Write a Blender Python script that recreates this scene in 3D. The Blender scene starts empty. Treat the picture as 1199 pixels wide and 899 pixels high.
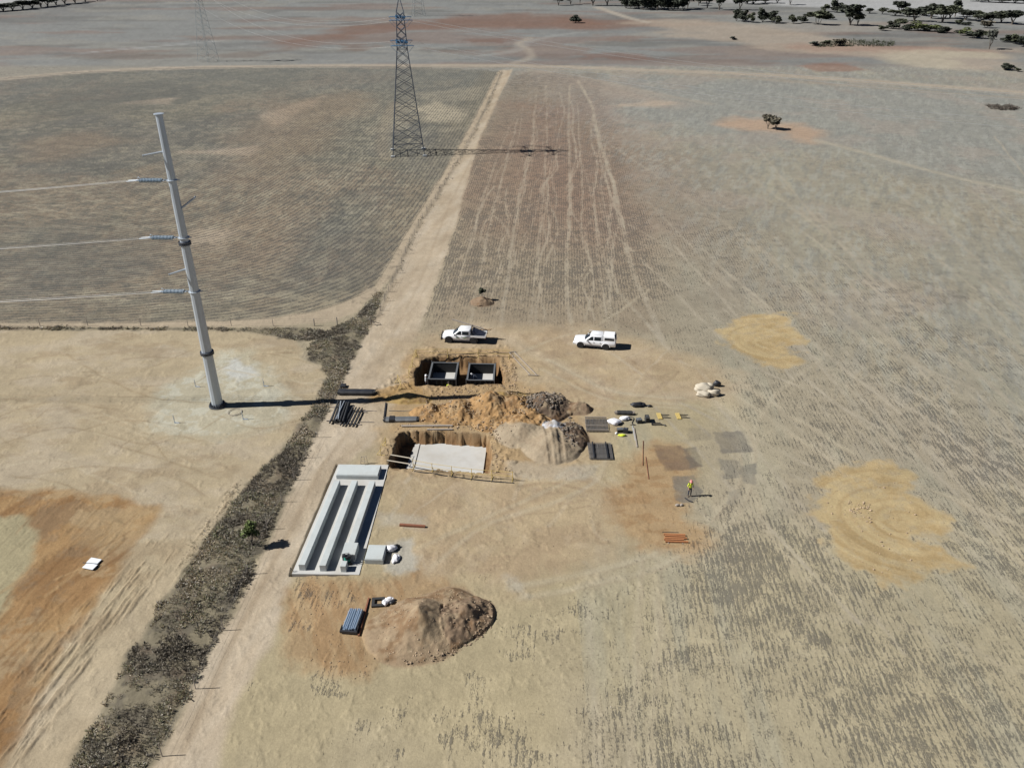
import bpy, bmesh, math, random
import numpy as np
from math import sin, cos, tan, atan, atan2, radians, pi, sqrt
from mathutils import Vector, Matrix

# ------------------------------------------------------------------ survey
# the camera hangs 45 m above flat farmland; at() turns a measured point of the
# photograph into a place on the land (z = height of the measured point)
FOC, TH, CH = 950.0, radians(28.84), 45.0
def at(px, py, z=0.0):
    u = (px-599.5)/FOC; v = -(py-449.5)/FOC
    t = (z-CH)/(-sin(TH)+v*cos(TH))
    return (u*t, (cos(TH)+v*sin(TH))*t)
def ats(pts, z=0.0):
    return np.array([at(x, y, z) for x, y in pts])
rnd = random.Random(7)
SUN_EL, SUN_DIR = radians(41), radians(4.0)      # shadows fall towards +X, turned 4 degrees to +Y

col = bpy.context.scene.collection
# ------------------------------------------------------------------ numpy noise
def _h(ix, iy, s):
    h = (ix.astype(np.int64)*374761393 + iy.astype(np.int64)*668265263 + s*974634777) & 0xffffffff
    h = ((h ^ (h >> 13))*1274126177) & 0xffffffff
    h = ((h ^ (h >> 16))*2246822519) & 0xffffffff
    return ((h ^ (h >> 15)) & 0xffff)/65535.0
def vnoise(x, y, s=0):
    x0 = np.floor(x); y0 = np.floor(y); fx = x-x0; fy = y-y0
    ux = fx*fx*(3-2*fx); uy = fy*fy*(3-2*fy)
    a = _h(x0, y0, s); b = _h(x0+1, y0, s); c = _h(x0, y0+1, s); d = _h(x0+1, y0+1, s)
    return (a*(1-ux)+b*ux)*(1-uy)+(c*(1-ux)+d*ux)*uy
def fbm(x, y, sc, oct=4, s=0, rough=.5):
    r = np.zeros_like(x); a = 1.0; tot = 0; c, sn = cos(.6), sin(.6)
    x = x/sc; y = y/sc
    for i in range(oct):
        r += a*vnoise(x, y, s*17+i*3+1); tot += a; a *= rough
        x, y = (c*x-sn*y)*2.03+5.1, (sn*x+c*y)*2.03+1.7
    return r/tot
# ------------------------------------------------------------------ distances
def d_line(X, Y, P):
    best = np.full(X.shape, 1e9); arc = np.zeros_like(X); L = 0.0
    for (x0, y0), (x1, y1) in zip(P[:-1], P[1:]):
        dx, dy = x1-x0, y1-y0; l2 = dx*dx+dy*dy+1e-9; l = sqrt(l2)
        t = np.clip(((X-x0)*dx+(Y-y0)*dy)/l2, 0, 1)
        d = np.hypot(X-x0-t*dx, Y-y0-t*dy); m = d < best
        best = np.where(m, d, best); arc = np.where(m, L+t*l, arc); L += l
    return best, arc
def sd_poly(X, Y, P):
    best, _ = d_line(X, Y, np.vstack([P, P[:1]]))
    ins = np.zeros(X.shape, bool); n = len(P)
    for i in range(n):
        x0, y0 = P[i]; x1, y1 = P[(i+1) % n]
        if y0 == y1: continue
        c = ((y0 > Y) != (y1 > Y)) & (X < (x1-x0)*(Y-y0)/(y1-y0)+x0)
        ins ^= c
    return np.where(ins, -best, best)
def smooth(P, n=6):
    P = np.asarray(P, float); out = []
    Q = np.vstack([2*P[0]-P[1], P, 2*P[-1]-P[-2]])
    for i in range(1, len(Q)-2):
        for k in range(n):
            t = k/n
            out.append(.5*((2*Q[i])+(-Q[i-1]+Q[i+1])*t+(2*Q[i-1]-5*Q[i]+4*Q[i+1]-Q[i+2])*t*t+(-Q[i-1]+3*Q[i]-3*Q[i+1]+Q[i+2])*t**3))
    out.append(P[-1]); return np.array(out)
def lin(c, k=.74):
    r = []
    for v in c:
        v = v/255.0; r.append(k*(v/12.92 if v < .04045 else ((v+.055)/1.055)**2.4))
    return np.array(r)*np.array([.98, 1.09, 1.25])
def ss(x, a, b):
    t = np.clip((x-a)/(b-a), 0, 1); return t*t*(3-2*t)

# ------------------------------------------------------------------ land outlines (measured)
FIELD_EDGE = smooth(ats([(-260, 377), (-120, 378), (0, 378), (150, 378), (300, 374), (370, 364), (410, 350), (440, 332), (474, 276), (528, 188), (560, 130), (585, 84)]), 5)
FENCE_LINE = [(588, 84), (568, 130), (541, 181), (515, 225), (490, 265), (465, 320), (440, 376)]
STRIP = [(60, 940), (80, 899), (118, 830), (150, 770), (200, 690), (250, 618), (290, 568), (330, 528), (358, 488), (372, 466), (382, 440), (376, 429), (362, 421), (360, 410), (370, 398), (386, 386),
         (400, 380), (420, 368), (441, 342), (449, 342), (438, 374), (421, 405), (405, 435), (395, 462), (383, 480), (361, 530), (336, 580), (307, 648), (270, 722), (230, 792), (187, 880), (160, 940)]
HEDGE = [(-200, 384.5), (0, 383), (150, 383.5), (250, 383.5), (300, 385), (345, 383), (385, 388), (372, 397), (350, 399), (325, 395), (290, 388), (200, 386.3), (0, 386), (-200, 388)]
UPIT = [(487, 451), (484, 438), (497, 419), (520, 416), (560, 418), (583, 419), (590, 436), (588, 451)]
LPIT = [(455, 547.5), (463, 520), (468, 506), (520, 505), (572, 509), (577, 530), (573, 553), (520, 550)]
CUT = [(337.5, 675), (393.5, 543), (440, 543), (440, 560), (410, 674)]

def paint(X, Y):
    """Colour of the soil, how much straw residue lies on it and the run of the crop rows."""
    n = X.size
    C = np.zeros((n, 3)); S = np.zeros(n)
    big = fbm(X, Y, 60, 4, 1); mid = fbm(X, Y, 9, 4, 2); sml = fbm(X, Y, 1.6, 4, 3)
    strk = fbm(X*.998-Y*.056, (Y*.998+X*.056)*.12, 2.0, 4, 4)
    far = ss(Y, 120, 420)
    def over(m, c):
        nonlocal C
        C = C*(1-m[:, None])+np.asarray(c)[None, :]*m[:, None]
    def near(P, pad):
        return (X > P[:, 0].min()-pad) & (X < P[:, 0].max()+pad) & (Y > P[:, 1].min()-pad) & (Y < P[:, 1].max()+pad)
    def area(px, soft=.6, warp=.6, ws=1.5, a=1.0, seed=9):
        P = ats(px); sel = near(P, soft+warp+2); m = np.zeros(n)
        if sel.any():
            x, y = X[sel], Y[sel]
            d = sd_poly(x, y, P)+warp*2*(fbm(x, y, ws, 4, seed, .6)-.5)
            m[sel] = a*ss(-d, -soft, soft)
        return m
    def stroke(px, w, soft=.3, a=1.0, warp=.0, ws=3, seed=5, breakup=0.0, cat=True):
        P = ats(px); P = smooth(P, 5) if cat and len(P) > 2 else P
        sel = near(P, w+soft+abs(warp)+1); m = np.zeros(n)
        if sel.any():
            x, y = X[sel], Y[sel]
            if warp:
                wx = warp*2*(fbm(x, y, ws, 3, seed)-.5); wy = warp*2*(fbm(x, y, ws, 3, seed+40)-.5)
                d, _ = d_line(x+wx, y+wy, P)
            else: d, _ = d_line(x, y, P)
            k = a*ss(w-d, -soft, soft)
            if breakup: k = k*(1-breakup*ss(fbm(x, y, 2.5, 3, seed+9), .35, .65))
            m[sel] = k
        return m
    # --- base: stubble paddock, greyer to the right and far away
    sand = lin((170, 151, 120)); grey = lin((140, 134, 120)); pale = lin((184, 166, 132))
    C[:] = sand
    g = ss(X+.25*Y, 20, 95)*.6+.25*(big-.5)
    over(np.clip(g, 0, 1), lin((152, 144, 124)))
    over(.35*ss(mid, .35, .7), lin((160, 140, 110)))
    over(.75*ss(-Y, -80, -48)*ss(-X, -34, -14), lin((174, 155, 124)))
    over(.35*ss(-Y, -100, -60), lin((172, 154, 124)))
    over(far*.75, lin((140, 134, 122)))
    S[:] = .56+.8*(mid-.5)+.5*(big-.5)+.5*(fbm(X*.998-Y*.056, (Y+X*.056)*.3, 4, 3, 101)-.5)
    S *= 1-.25*ss(X, 12, 30)*ss(Y, 70, 90)
    # bottom centre: mostly bare
    bare = area([(150, 940), (250, 740), (330, 660), (480, 480), (500, 420), (640, 412), (800, 430), (850, 470), (790, 560), (760, 640), (720, 720), (680, 800), (690, 940)], 5, 5, 9, 1, 11)
    S *= 1-.86*bare; over(.8*bare, lin((186, 164, 123)))
    S += .62*ss(fbm(X, Y, 2.6, 4, 12, .6), .55, .68)*bare*ss(-Y, -60, -46)
    top = area([(740, 940), (690, 700), (900, 640), (1300, 560), (1500, 940)], 4, 5, 8, 1, 13)
    S += .25*top*(fbm(X, Y, 4, 4, 14)-.42); over(.5*top, lin((184, 165, 125)))
    # lighter swathes that run with the rows on the right
    over(.5*ss(strk, .5, .75)*(X > 5), lin((172, 160, 132)))
    # --- middle paddock: brown-red towards its top, dark straw
    mp = area([(603, 84), (700, 86), (728, 160), (752, 260), (790, 392), (650, 396), (560, 378), (486, 395), (508, 330), (536, 245), (560, 170), (585, 110)], 3, 3, 10, 1, 15)
    S = S*(1-mp)+mp*(.86+.5*(mid-.5))*(1-.6*ss(-Y, -112, -92)); over(.6*mp, lin((150, 128, 102)))
    mr = area([(600, 120), (700, 118), (730, 200), (700, 270), (600, 260), (560, 200)], 22, 14, 25, .8, 16); over(mr, lin((150, 116, 92)))
    # --- right far paddock smooth grey with brown tint patch
    mb = area([(740, 160), (830, 200), (900, 330), (880, 390), (800, 370), (760, 260)], 14, 8, 14, .55, 17); over(mb, lin((142, 125, 105)))
    S *= 1-.3*ss(X+.2*Y, 90, 140)*ss(Y, 130, 240)
    mg = area([(700, 130), (860, 170), (1000, 180), (1199, 230), (1600, 300), (1500, 120), (900, 95), (640, 86)], 20, 14, 30, .55, 18); over(mg, lin((146, 142, 130)))
    rf = ss(X+.2*Y, 40, 80)*(Y < 345)
    Ur, Vr = X*.94-Y*.34, Y*.94+X*.34
    over(rf*.4*ss(fbm(Ur*1.6, Vr*.3, 1.5, 4, 118, .75), .5, .64), lin((174, 167, 148))); over(rf*.35*ss(fbm(Ur*1.5, Vr*.25, 1.6, 4, 119, .75), .52, .66), lin((126, 122, 110)))
    S = np.where(rf > .3, np.maximum(S, .60+.5*(mid-.5)), S)
    over(rf*.3*ss(fbm(X, Y*.8, 14, 5, 120, .6), .54, .66), lin((170, 148, 126)))
    # --- upper left paddock
    dl, arc = d_line(X, Y, FIELD_EDGE)
    LF = sd_poly(X, Y, np.vstack([FIELD_EDGE, ats([(440, 77.5), (240, 79.5), (100, 85), (0, 93), (-300, 100), (-900, 200), (-600, 377)])]))
    lf = ss(-LF+1.2*(mid-.5), -.5, .6)
    over(lf, lin((124, 114, 94)))
    over(lf*.6*ss(fbm(X, Y*.8, 12, 5, 20, .65), .47, .64), lin((166, 148, 118)))
    over(lf*.6*ss(fbm(X, Y*.5, 34, 5, 21, .6), .52, .68), lin((110, 104, 94)))
    over(lf*.5*ss(fbm(X, Y*.5, 26, 5, 121, .6), .54, .68), lin((150, 124, 98)))
    _ = 0; ring = fbm(dl*3.2, arc*.6, 3.2, 5, 22, .7); lw = lf*(1-.8*ss(dl, 45, 90))
    over(lw*.5*ss(ring, .5, .66), lin((168, 154, 126))); over(lw*.5*ss(1-ring, .5, .66), lin((108, 102, 88)))
    sg = fbm(X*.9+Y*.2, Y*1.6, 2.6, 5, 19, .75); over(lf*.5*ss(sg, .52, .68), lin((164, 150, 122))); over(lf*.6*ss(1-sg, .52, .68), lin((106, 100, 86)))
    S = S*(1-lf)+lf*.74
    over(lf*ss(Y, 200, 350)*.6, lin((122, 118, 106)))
    over(lf*ss(6.5-dl, -3, 3)*.35, lin((140, 124, 98)))
    for px in [[(140, 122), (180, 116), (205, 115), (195, 122)], [(205, 178), (250, 176), (300, 170), (313, 176), (290, 184), (240, 181)],
               [(218, 285), (240, 272), (280, 270), (262, 292)], [(300, 135), (380, 112), (372, 120), (320, 150)]]:
        over(area(px, 2.5, 3, 6, .9, 23)*lf, lin((178, 156, 128)))
    for px, a in [([(280, 160), (330, 120), (400, 106), (440, 118), (400, 150), (350, 190), (300, 220), (270, 200)], .5), ([(30, 170), (120, 152), (150, 166), (90, 185), (30, 190)], .5), ([(250, 260), (330, 240), (370, 270), (330, 330), (260, 320)], .4), ([(150, 290), (230, 270), (250, 310), (180, 330)], .3)]:
        k = area(px, 8, 9, 10, a, 123)*lf; over(k, lin((152, 126, 98)))
    for px, a in [([(20, 270), (100, 262), (180, 300), (150, 340), (40, 345), (-40, 310)], .45), ([(60, 110), (200, 96), (230, 112), (120, 140), (40, 140)], .4), ([(330, 270), (420, 230), (450, 270), (400, 320), (340, 330)], .4)]:
        over(area(px, 8, 9, 10, a, 124)*lf, lin((100, 96, 86)))
    # pale scalds by the lattice tower
    for px, a in [([(487, 130), (512, 118), (520, 124), (548, 132), (540, 141), (500, 143)], .9), ([(452, 128), (485, 114), (486, 140), (455, 160)], .35), ([(513, 151), (527, 151), (526, 155), (515, 155)], .7), ([(485, 110), (570, 100), (560, 118), (500, 120)], .35)]:
        over(area(px, 2.5, 4, 9, a, 24), lin((178, 160, 130)))
    over(stroke([(452, 186), (447, 170), (452, 140), (462, 120)], 1.6, 1.2, .4), lin((160, 140, 112)))
    # --- red country beyond the cross track
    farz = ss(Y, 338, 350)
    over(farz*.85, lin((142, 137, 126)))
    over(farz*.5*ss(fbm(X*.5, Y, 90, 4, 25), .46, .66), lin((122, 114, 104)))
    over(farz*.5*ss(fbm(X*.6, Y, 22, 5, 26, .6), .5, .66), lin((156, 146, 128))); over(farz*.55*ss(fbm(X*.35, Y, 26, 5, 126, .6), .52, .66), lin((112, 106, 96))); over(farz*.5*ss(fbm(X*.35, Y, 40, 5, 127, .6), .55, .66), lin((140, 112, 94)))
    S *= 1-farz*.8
    for px, a, c in [([(262, 56), (330, 47), (400, 37), (470, 27), (540, 18), (620, 15), (700, 22), (790, 28), (840, 27), (800, 33), (700, 34), (640, 33), (540, 34), (480, 37), (420, 43), (340, 53)], .9, (134, 100, 80)),
                     ([(60, 66), (140, 60), (230, 64), (330, 60), (300, 68), (160, 68)], .55, (124, 104, 88)),
                     ([(545, 48), (600, 45), (590, 52)], .8, (130, 98, 80)), ([(600, 56), (640, 51), (668, 60), (640, 68), (600, 64)], .6, (140, 108, 88)), ([(680, 65), (740, 63), (760, 68), (720, 72), (690, 70)], .8, (134, 100, 82)),
                     ([(700, 42), (760, 44), (740, 50), (690, 50)], .6, (140, 110, 90)), ([(400, 52), (440, 54), (420, 59), (395, 58)], .6, (130, 104, 86)), ([(500, 57), (590, 61), (560, 66), (510, 62)], .5, (136, 108, 90)),
                     ([(930, 76), (985, 74), (1010, 82), (960, 84)], .75, (150, 108, 84)), ([(650, 20), (700, 22), (690, 28), (640, 28)], .6, (140, 104, 82)),
                     ([(740, 28), (800, 24), (900, 30), (1010, 52), (1090, 54), (1199, 58), (1199, 92), (1100, 80), (1010, 68), (920, 56), (830, 44), (770, 36)], .8, (180, 158, 132)),
                     ([(910, 52), (990, 52), (1080, 56), (1150, 60), (1030, 62), (950, 61)], .5, (168, 128, 104)),
                     ([(1060, 60), (1130, 62), (1160, 76), (1100, 80), (1040, 70)], .8, (190, 172, 142)),
                     ([(845, 30), (900, 26), (1010, 27), (1120, 32), (1030, 34), (930, 40)], .5, (170, 154, 134)),
                     ([(1000, -8), (1260, -12), (1400, 30), (1199, 24), (1060, 14), (830, 3), (830, -6)], .9, (188, 180, 168)),
                     ([(-260, -10), (60, -6), (50, 3), (0, 5), (-260, 12)], .8, (196, 188, 176))]:
        P = ats(px); sz = (P[:, 1].max()-P[:, 1].min())
        over(area(px, min(12, sz*.16), min(34, sz*.5), min(45, sz*.5), a*(.8 if c[0]-c[2] > 45 and c[0] < 160 else .9), 27), lin(c))
    over(stroke([(560, 66), (600, 60), (616, 50), (640, 44), (680, 38)], 3, 2, .35, 3, 30), lin((176, 168, 152)))
    over(stroke([(604, 76), (622, 68), (612, 52), (618, 44)], 2, 2, .6, 3, 20), lin((178, 160, 136)))
    over(stroke([(700, 9), (714, 14), (735, 21), (760, 27)], 3.2, 2, .8), lin((186, 168, 144)))
    over(stroke([(0, 93), (100, 84.5), (240, 79), (440, 77), (600, 77), (700, 80), (800, 84), (900, 88), (1000, 94), (1100, 101.5), (1199, 109), (1400, 128)], 4.2, 1.6, .85, .8, 20), lin((180, 160, 134)))
    over(stroke([(430, 80), (590, 79), (700, 84), (860, 91), (1199, 116)], 2, 2, .5, 1, 20), lin((168, 148, 122)))
    over(stroke([(100, 62), (180, 55), (260, 48)], 1.6, 2, .6), lin((176, 168, 156)))
    over(stroke([(620, 82), (680, 90), (740, 104), (830, 122)], 1.6, 2, .5, 1, 12), lin((176, 158, 132)))
    over(stroke([(640, 86), (690, 98), (790, 122)], 6, 8, .45, 5, 30), lin((176, 150, 124)))
    over(area([(610, 88), (690, 92), (750, 112), (690, 124), (620, 112)], 12, 10, 25, .4, 29), lin((166, 142, 118)))
    over(area([(725, 124), (760, 117), (790, 121), (770, 126)], 3, 4, 8, .8, 30), lin((186, 162, 134)))
    over(area([(840, 146), (866, 138), (900, 142), (935, 146), (968, 160), (950, 168), (918, 156), (880, 153)], 4, 5, 10, .85, 31), lin((186, 152, 120)))
    over(stroke([(955, 164), (1010, 178), (1090, 200), (1199, 226), (1300, 250)], 1.1, .9, .7, .8, 12, 32), lin((182, 166, 138)))
    # --- wheel tracks worn through the paddocks
    pt = lin((184, 166, 138))
    for px, w, a in [([(676, 94), (692, 122), (700, 160), (718, 215), (728, 262), (742, 320), (758, 352), (775, 398)], .75, .85), ([(667, 100), (666, 160), (668, 240), (662, 320), (668, 385)], .5, .7),
                     ([(628, 110), (622, 170), (606, 240), (598, 300), (585, 385)], .45, .6), ([(640, 100), (640, 170), (634, 250), (626, 330), (620, 385)], .35, .6), ([(606, 140), (590, 200), (574, 260), (560, 330), (550, 380)], .35, .6),
                     ([(655, 110), (690, 220), (700, 300), (712, 390)], .3, .45), ([(596, 150), (566, 230), (540, 320), (528, 360)], .3, .55), ([(575, 250), (592, 268), (602, 300), (590, 330)], .4, .5),
                     ([(700, 160), (760, 200), (850, 262), (960, 340), (1080, 430), (1199, 520)], .5, .45), ([(740, 180), (850, 215), (960, 260), (1080, 300), (1250, 360)], .5, .4), ([(735, 262), (800, 300), (880, 352), (960, 400), (1040, 470)], .35, .5),
                     ([(752, 130), (790, 190), (850, 260), (920, 340)], .4, .3), ([(820, 300), (900, 400), (1000, 520), (1199, 700)], .5, .3), ([(880, 180), (990, 290), (1100, 420), (1260, 600)], .5, .35), ([(960, 520), (1080, 600), (1199, 700), (1300, 800)], .6, .3),
                     ([(930, 430), (1050, 520), (1199, 640)], .3, .35), ([(690, 260), (740, 310), (800, 340), (900, 360)], .3, .4),
                     ([(700, 940), (695, 800), (690, 700), (700, 640)], .5, .35), ([(800, 899), (790, 800), (770, 720), (760, 660)], .5, .25), ([(960, 720), (1080, 740), (1199, 790)], .6, .25), ([(700, 790), (850, 770), (1000, 760)], .5, .2)]:
        m = stroke(px, w*.6, .25, a*.8, .3, 7, int(w*100)+len(px), .6); over(m, pt); S *= 1-.8*m
    q = random.Random(31)
    for i in range(46):
        xt = q.uniform(612, 705); xb = 480+(xt-612)*3.1+q.uniform(-25, 25); ya, yb = q.uniform(100, 300), q.uniform(200, 398)
        if yb-ya < 40: continue
        pts = [(xt+(xb-xt)*((y-100)/290.0)+q.uniform(-5, 5)*(1+(y-100)/200), y) for y in np.linspace(ya, yb, 6)]
        m = stroke(pts, q.uniform(.06, .2), .2, q.uniform(.3, .65), .25, 5, 200+i, .55); over(m, pt); S *= 1-.85*m
    for i in range(62):
        xa, ya = q.uniform(700, 1180), q.uniform(150, 560); ln = q.uniform(80, 260); sl = q.uniform(.45, 1.2)
        m = stroke([(xa, ya), (xa+ln*.5, ya+ln*.5*sl+q.uniform(-8, 8)), (xa+ln, ya+ln*sl)], q.uniform(.06, .16)*(1+ (520-ya)/260), .22, q.uniform(.45, .9), .25, 6, 260+i, .55); over(m, pt); S *= 1-.7*m
    # --- earth roads
    rd = lin((200, 175, 142)); rs = fbm(X*.9-Y*.2, (Y+X*.4)*.2, 1.6, 4, 33)
    right = [(600, 82), (588, 105), (572, 140), (560, 165), (550, 200), (539, 240), (524, 290), (510, 330), (496, 370), (484, 400), (478, 440), (470, 470), (452, 500), (440, 520), (400, 545), (345, 670), (320, 740), (290, 800), (262, 860), (240, 940)]
    left = [(160, 940), (187, 880), (230, 792), (270, 722), (307, 648), (336, 580), (360, 530), (382, 480), (394, 462), (404, 436), (419, 408), (437, 374), (462, 322), (488, 266), (513, 226), (539, 182), (567, 131), (588, 82)]
    m = area(right+left, .5, .45, 2.5, 1, 34); S *= 1-m
    over(m, rd); over(m*.6*ss(rs, .45, .7), lin((208, 185, 154))); over(m*.35*ss(1-rs, .5, .75), lin((168, 142, 110)))
    for off, a in [(0, .6), (.5, .35)]:
        over(stroke([(596+off, 84), (566+off*20, 156), (530+off*20, 232), (496+off*20, 318), (466+off*20, 380), (440+off*20, 440), (415, 490), (380, 545), (345, 610), (310, 680), (265, 770), (215, 880)], .22, .25, a*.5, .3, 6), lin((164, 138, 106)))
    hb = area([(583, 84), (560, 130), (528, 188), (500, 234), (474, 276), (440, 334), (410, 351), (370, 365), (300, 374.5), (150, 378), (-260, 378), (-260, 383.2), (0, 382.6), (250, 382.8), (340, 381), (395, 376), (420, 362), (440, 342), (465, 318), (490, 262), (515, 222), (541, 178), (568, 127), (588, 82)], .5, .5, 2, 1, 35)
    over(hb, lin((190, 166, 134))); S = S*(1-hb)+hb*.12*(Y > 110)
    over(hb*.5*ss(fbm(X, Y, .9, 4, 36, .65), .56, .68)*(Y > 105), lin((126, 112, 92)))
    over(stroke(FENCE_LINE, .3, .35, .6, .5, 3, 37, .4), lin((110, 98, 80)))
    # --- left hand works pad
    pad = [(-260, 386), (0, 386.5), (200, 387), (290, 389), (345, 398), (352, 410), (354, 422), (376, 430), (384, 442), (370, 466), (356, 488), (328, 528), (290, 566), (250, 616), (200, 688), (150, 768), (118, 828), (80, 897), (60, 940), (-300, 940)]
    m = area(pad, .5, .4, 2, 1, 38); S *= 1-m; m_pad = m
    over(m, lin((190, 166, 129)))
    over(m*.5*ss(fbm(X, Y*1.6, 6, 5, 39, .6), .45, .68), lin((196, 174, 144))); over(m*.5*ss(fbm(X*.8, Y*1.8, 5, 5, 40, .65), .53, .68), lin((166, 140, 106)))
    for px, w in [([(-40, 455), (60, 440), (170, 452), (240, 440)], .15), ([(-40, 500), (60, 470), (130, 480)], .14), ([(0, 520), (80, 500), (170, 520), (230, 500)], .12), ([(-20, 462), (150, 464), (250, 462)], .1),
                  ([(130, 520), (200, 540), (260, 560)], .14), ([(262, 432), (275, 425), (283, 416), (280, 408)], .16), ([(268, 434), (281, 427), (288, 418), (285, 409)], .14), ([(20, 560), (120, 545), (210, 560), (240, 580)], .14)]:
        over(stroke(px, w, .14, .4, .3, 4, 41, .4)*m, lin((150, 124, 90)))
    pp = area([(170, 480), (190, 452), (240, 428), (262, 412), (292, 410), (318, 430), (345, 470), (330, 495), (290, 508), (220, 512), (180, 500)], 1.6, 1.8, 3, .85, 42)
    over(pp*.9, lin((193, 178, 146))); over(pp*.8*ss(fbm(X, Y, 1.4, 5, 43, .6), .5, .62), lin((206, 194, 166)))
    over(area([(262, 432), (275, 422), (298, 428), (300, 438), (280, 446), (265, 442)], .7, 1.2, 1.6, .85, 44), lin((212, 203, 184)))
    org = [(-260, 570), (0, 577), (60, 574), (120, 580), (186, 592), (182, 612), (150, 640), (135, 668), (112, 700), (80, 742), (60, 790), (36, 830), (12, 880), (-20, 940), (-260, 940)]
    m2 = area(org, .7, 1.0, 3, .95, 45); over(m2, lin((168, 126, 80)))
    tx = fbm(X-Y*.5, Y*.25+X*.2, 1.8, 4, 46); over(m2*.6*ss(tx, .45, .7), lin((184, 146, 98))); over(m2*.5*ss(1-tx, .5, .72), lin((140, 100, 62)))
    over(m2*.55*ss(fbm(X, Y, 2.4, 5, 146, .65), .52, .64), lin((150, 122, 90))); over(m2*.55*ss(fbm(X, Y, 3.4, 5, 147, .65), .54, .64), lin((188, 158, 116)))
    over(area([(-200, 600), (0, 604), (34, 608), (45, 622), (38, 650), (22, 680), (6, 722), (-60, 780), (-200, 800)], .5, .9, 2.4, .95, 47), lin((180, 162, 122)))
    over(area([(100, 600), (180, 600), (170, 620), (120, 640), (90, 640)], 1.2, 1.4, 2, .5, 48), lin((184, 152, 108)))
    ml = area([(330, 530), (280, 545), (215, 640), (150, 715), (80, 790), (20, 899), (0, 940), (60, 940), (118, 828), (200, 688), (290, 566)], .9, .8, 4, .75, 49); over(ml, lin((200, 175, 138)))
    q = random.Random(77)
    for i in range(34):      # wheel and blade marks of the machines
        xa, ya = q.uniform(-30, 330), q.uniform(400, 560); an = q.uniform(-.35, .5); ln = q.uniform(50, 170); cv = q.uniform(-18, 18)
        k = stroke([(xa, ya), (xa+ln*.5, ya+ln*.5*an+cv), (xa+ln, ya+ln*an)], q.uniform(.06, .16), .12, q.uniform(.25, .6), .25, 3, 400+i, .5)*m_pad
        over(k, lin((154, 128, 92)) if q.random() < .6 else lin((206, 184, 148)))
    for i in range(46):
        xa, ya = q.uniform(-20, 200), q.uniform(580, 820); ln = q.uniform(25, 90); an = q.uniform(.5, 1.6)
        k = stroke([(xa, ya), (xa-ln*.45+q.uniform(-5, 5), ya+ln*.5*an), (xa-ln, ya+ln*an)], q.uniform(.06, .18), .12, q.uniform(.3, .7), .25, 3, 440+i, .4)*m2
        over(k, lin((130, 92, 56)) if q.random() < .55 else lin((190, 152, 104)))
    over(m_pad*windrow(X, Y)*.5, lin((150, 124, 92)))
    # --- work site soil
    st = area([(470, 400), (560, 384), (700, 384), (790, 410), (850, 440), (850, 470), (740, 470), (700, 500), (740, 600), (700, 660), (600, 690), (470, 690), (440, 560), (450, 470)], 3, 2.5, 4, .8, 53)
    S *= 1-.9*st; over(st, lin((194, 165, 125)))
    over(st*.5*ss(fbm(X, Y, 3.2, 4, 54), .5, .68), lin((170, 140, 106)))
    over(stroke([(560, 380), (620, 410), (680, 440), (720, 458), (780, 464), (840, 460), (870, 450)], .9, .7, .55, .4, 5), lin((194, 170, 136)))
    over(stroke([(850, 470), (900, 520), (880, 600), (800, 640), (700, 680)], 1.4, 1.2, .4, .8, 6), lin((184, 166, 132)))
    q = random.Random(55)
    for i in range(60):
        xa, ya = q.uniform(380, 800), q.uniform(390, 700); ln = q.uniform(25, 110); an = q.uniform(-1.2, 1.2); cv = q.uniform(-10, 10)
        k = stroke([(xa, ya), (xa+ln*.5*cos(an)-cv*sin(an), ya+ln*.4*sin(an)+cv), (xa+ln*cos(an), ya+ln*.8*sin(an))], q.uniform(.07, .26), .15, q.uniform(.35, .75), .3, 3, 500+i, .5)*st
        over(k, lin((158, 130, 98)) if q.random() < .6 else lin((204, 182, 150)))
    over(st*.45*ss(fbm(X*.7, Y, 1.7, 5, 154, .65), .54, .68), lin((160, 132, 102))); over(st*.4*ss(fbm(X, Y*.8, 2.6, 5, 155, .6), .54, .68), lin((198, 172, 138)))
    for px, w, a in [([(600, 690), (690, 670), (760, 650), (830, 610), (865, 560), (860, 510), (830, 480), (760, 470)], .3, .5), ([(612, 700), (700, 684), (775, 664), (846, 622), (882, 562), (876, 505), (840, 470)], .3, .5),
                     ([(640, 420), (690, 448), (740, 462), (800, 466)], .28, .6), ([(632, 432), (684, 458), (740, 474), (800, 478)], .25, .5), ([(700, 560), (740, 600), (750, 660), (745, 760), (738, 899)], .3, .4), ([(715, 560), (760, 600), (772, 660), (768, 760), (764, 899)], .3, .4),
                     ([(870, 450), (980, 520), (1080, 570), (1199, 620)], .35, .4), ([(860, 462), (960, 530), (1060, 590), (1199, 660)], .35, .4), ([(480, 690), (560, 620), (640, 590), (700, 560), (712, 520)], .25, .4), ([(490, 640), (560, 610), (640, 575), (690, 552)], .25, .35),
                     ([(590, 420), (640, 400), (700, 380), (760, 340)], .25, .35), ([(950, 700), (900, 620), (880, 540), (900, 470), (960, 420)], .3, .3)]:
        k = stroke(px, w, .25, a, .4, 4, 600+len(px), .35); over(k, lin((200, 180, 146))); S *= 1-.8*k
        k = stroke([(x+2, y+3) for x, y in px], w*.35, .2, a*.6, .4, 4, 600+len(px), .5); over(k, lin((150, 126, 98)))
    o1 = area([(718, 590), (730, 540), (764, 516), (800, 520), (812, 550), (790, 572), (806, 604), (832, 632), (800, 654), (750, 640), (728, 620)], 1.1, 1.3, 2.2, .85, 55)
    over(o1, lin((182, 146, 102))); over(o1*.5*ss(fbm(X, Y*1.8, 1.2, 4, 56), .5, .7), lin((160, 118, 76)))
    o2 = area([(332, 690), (350, 676), (430, 676), (500, 672), (540, 690), (450, 760), (430, 790), (370, 792), (335, 770)], 1.0, 1.0, 2, .75, 57)
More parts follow.
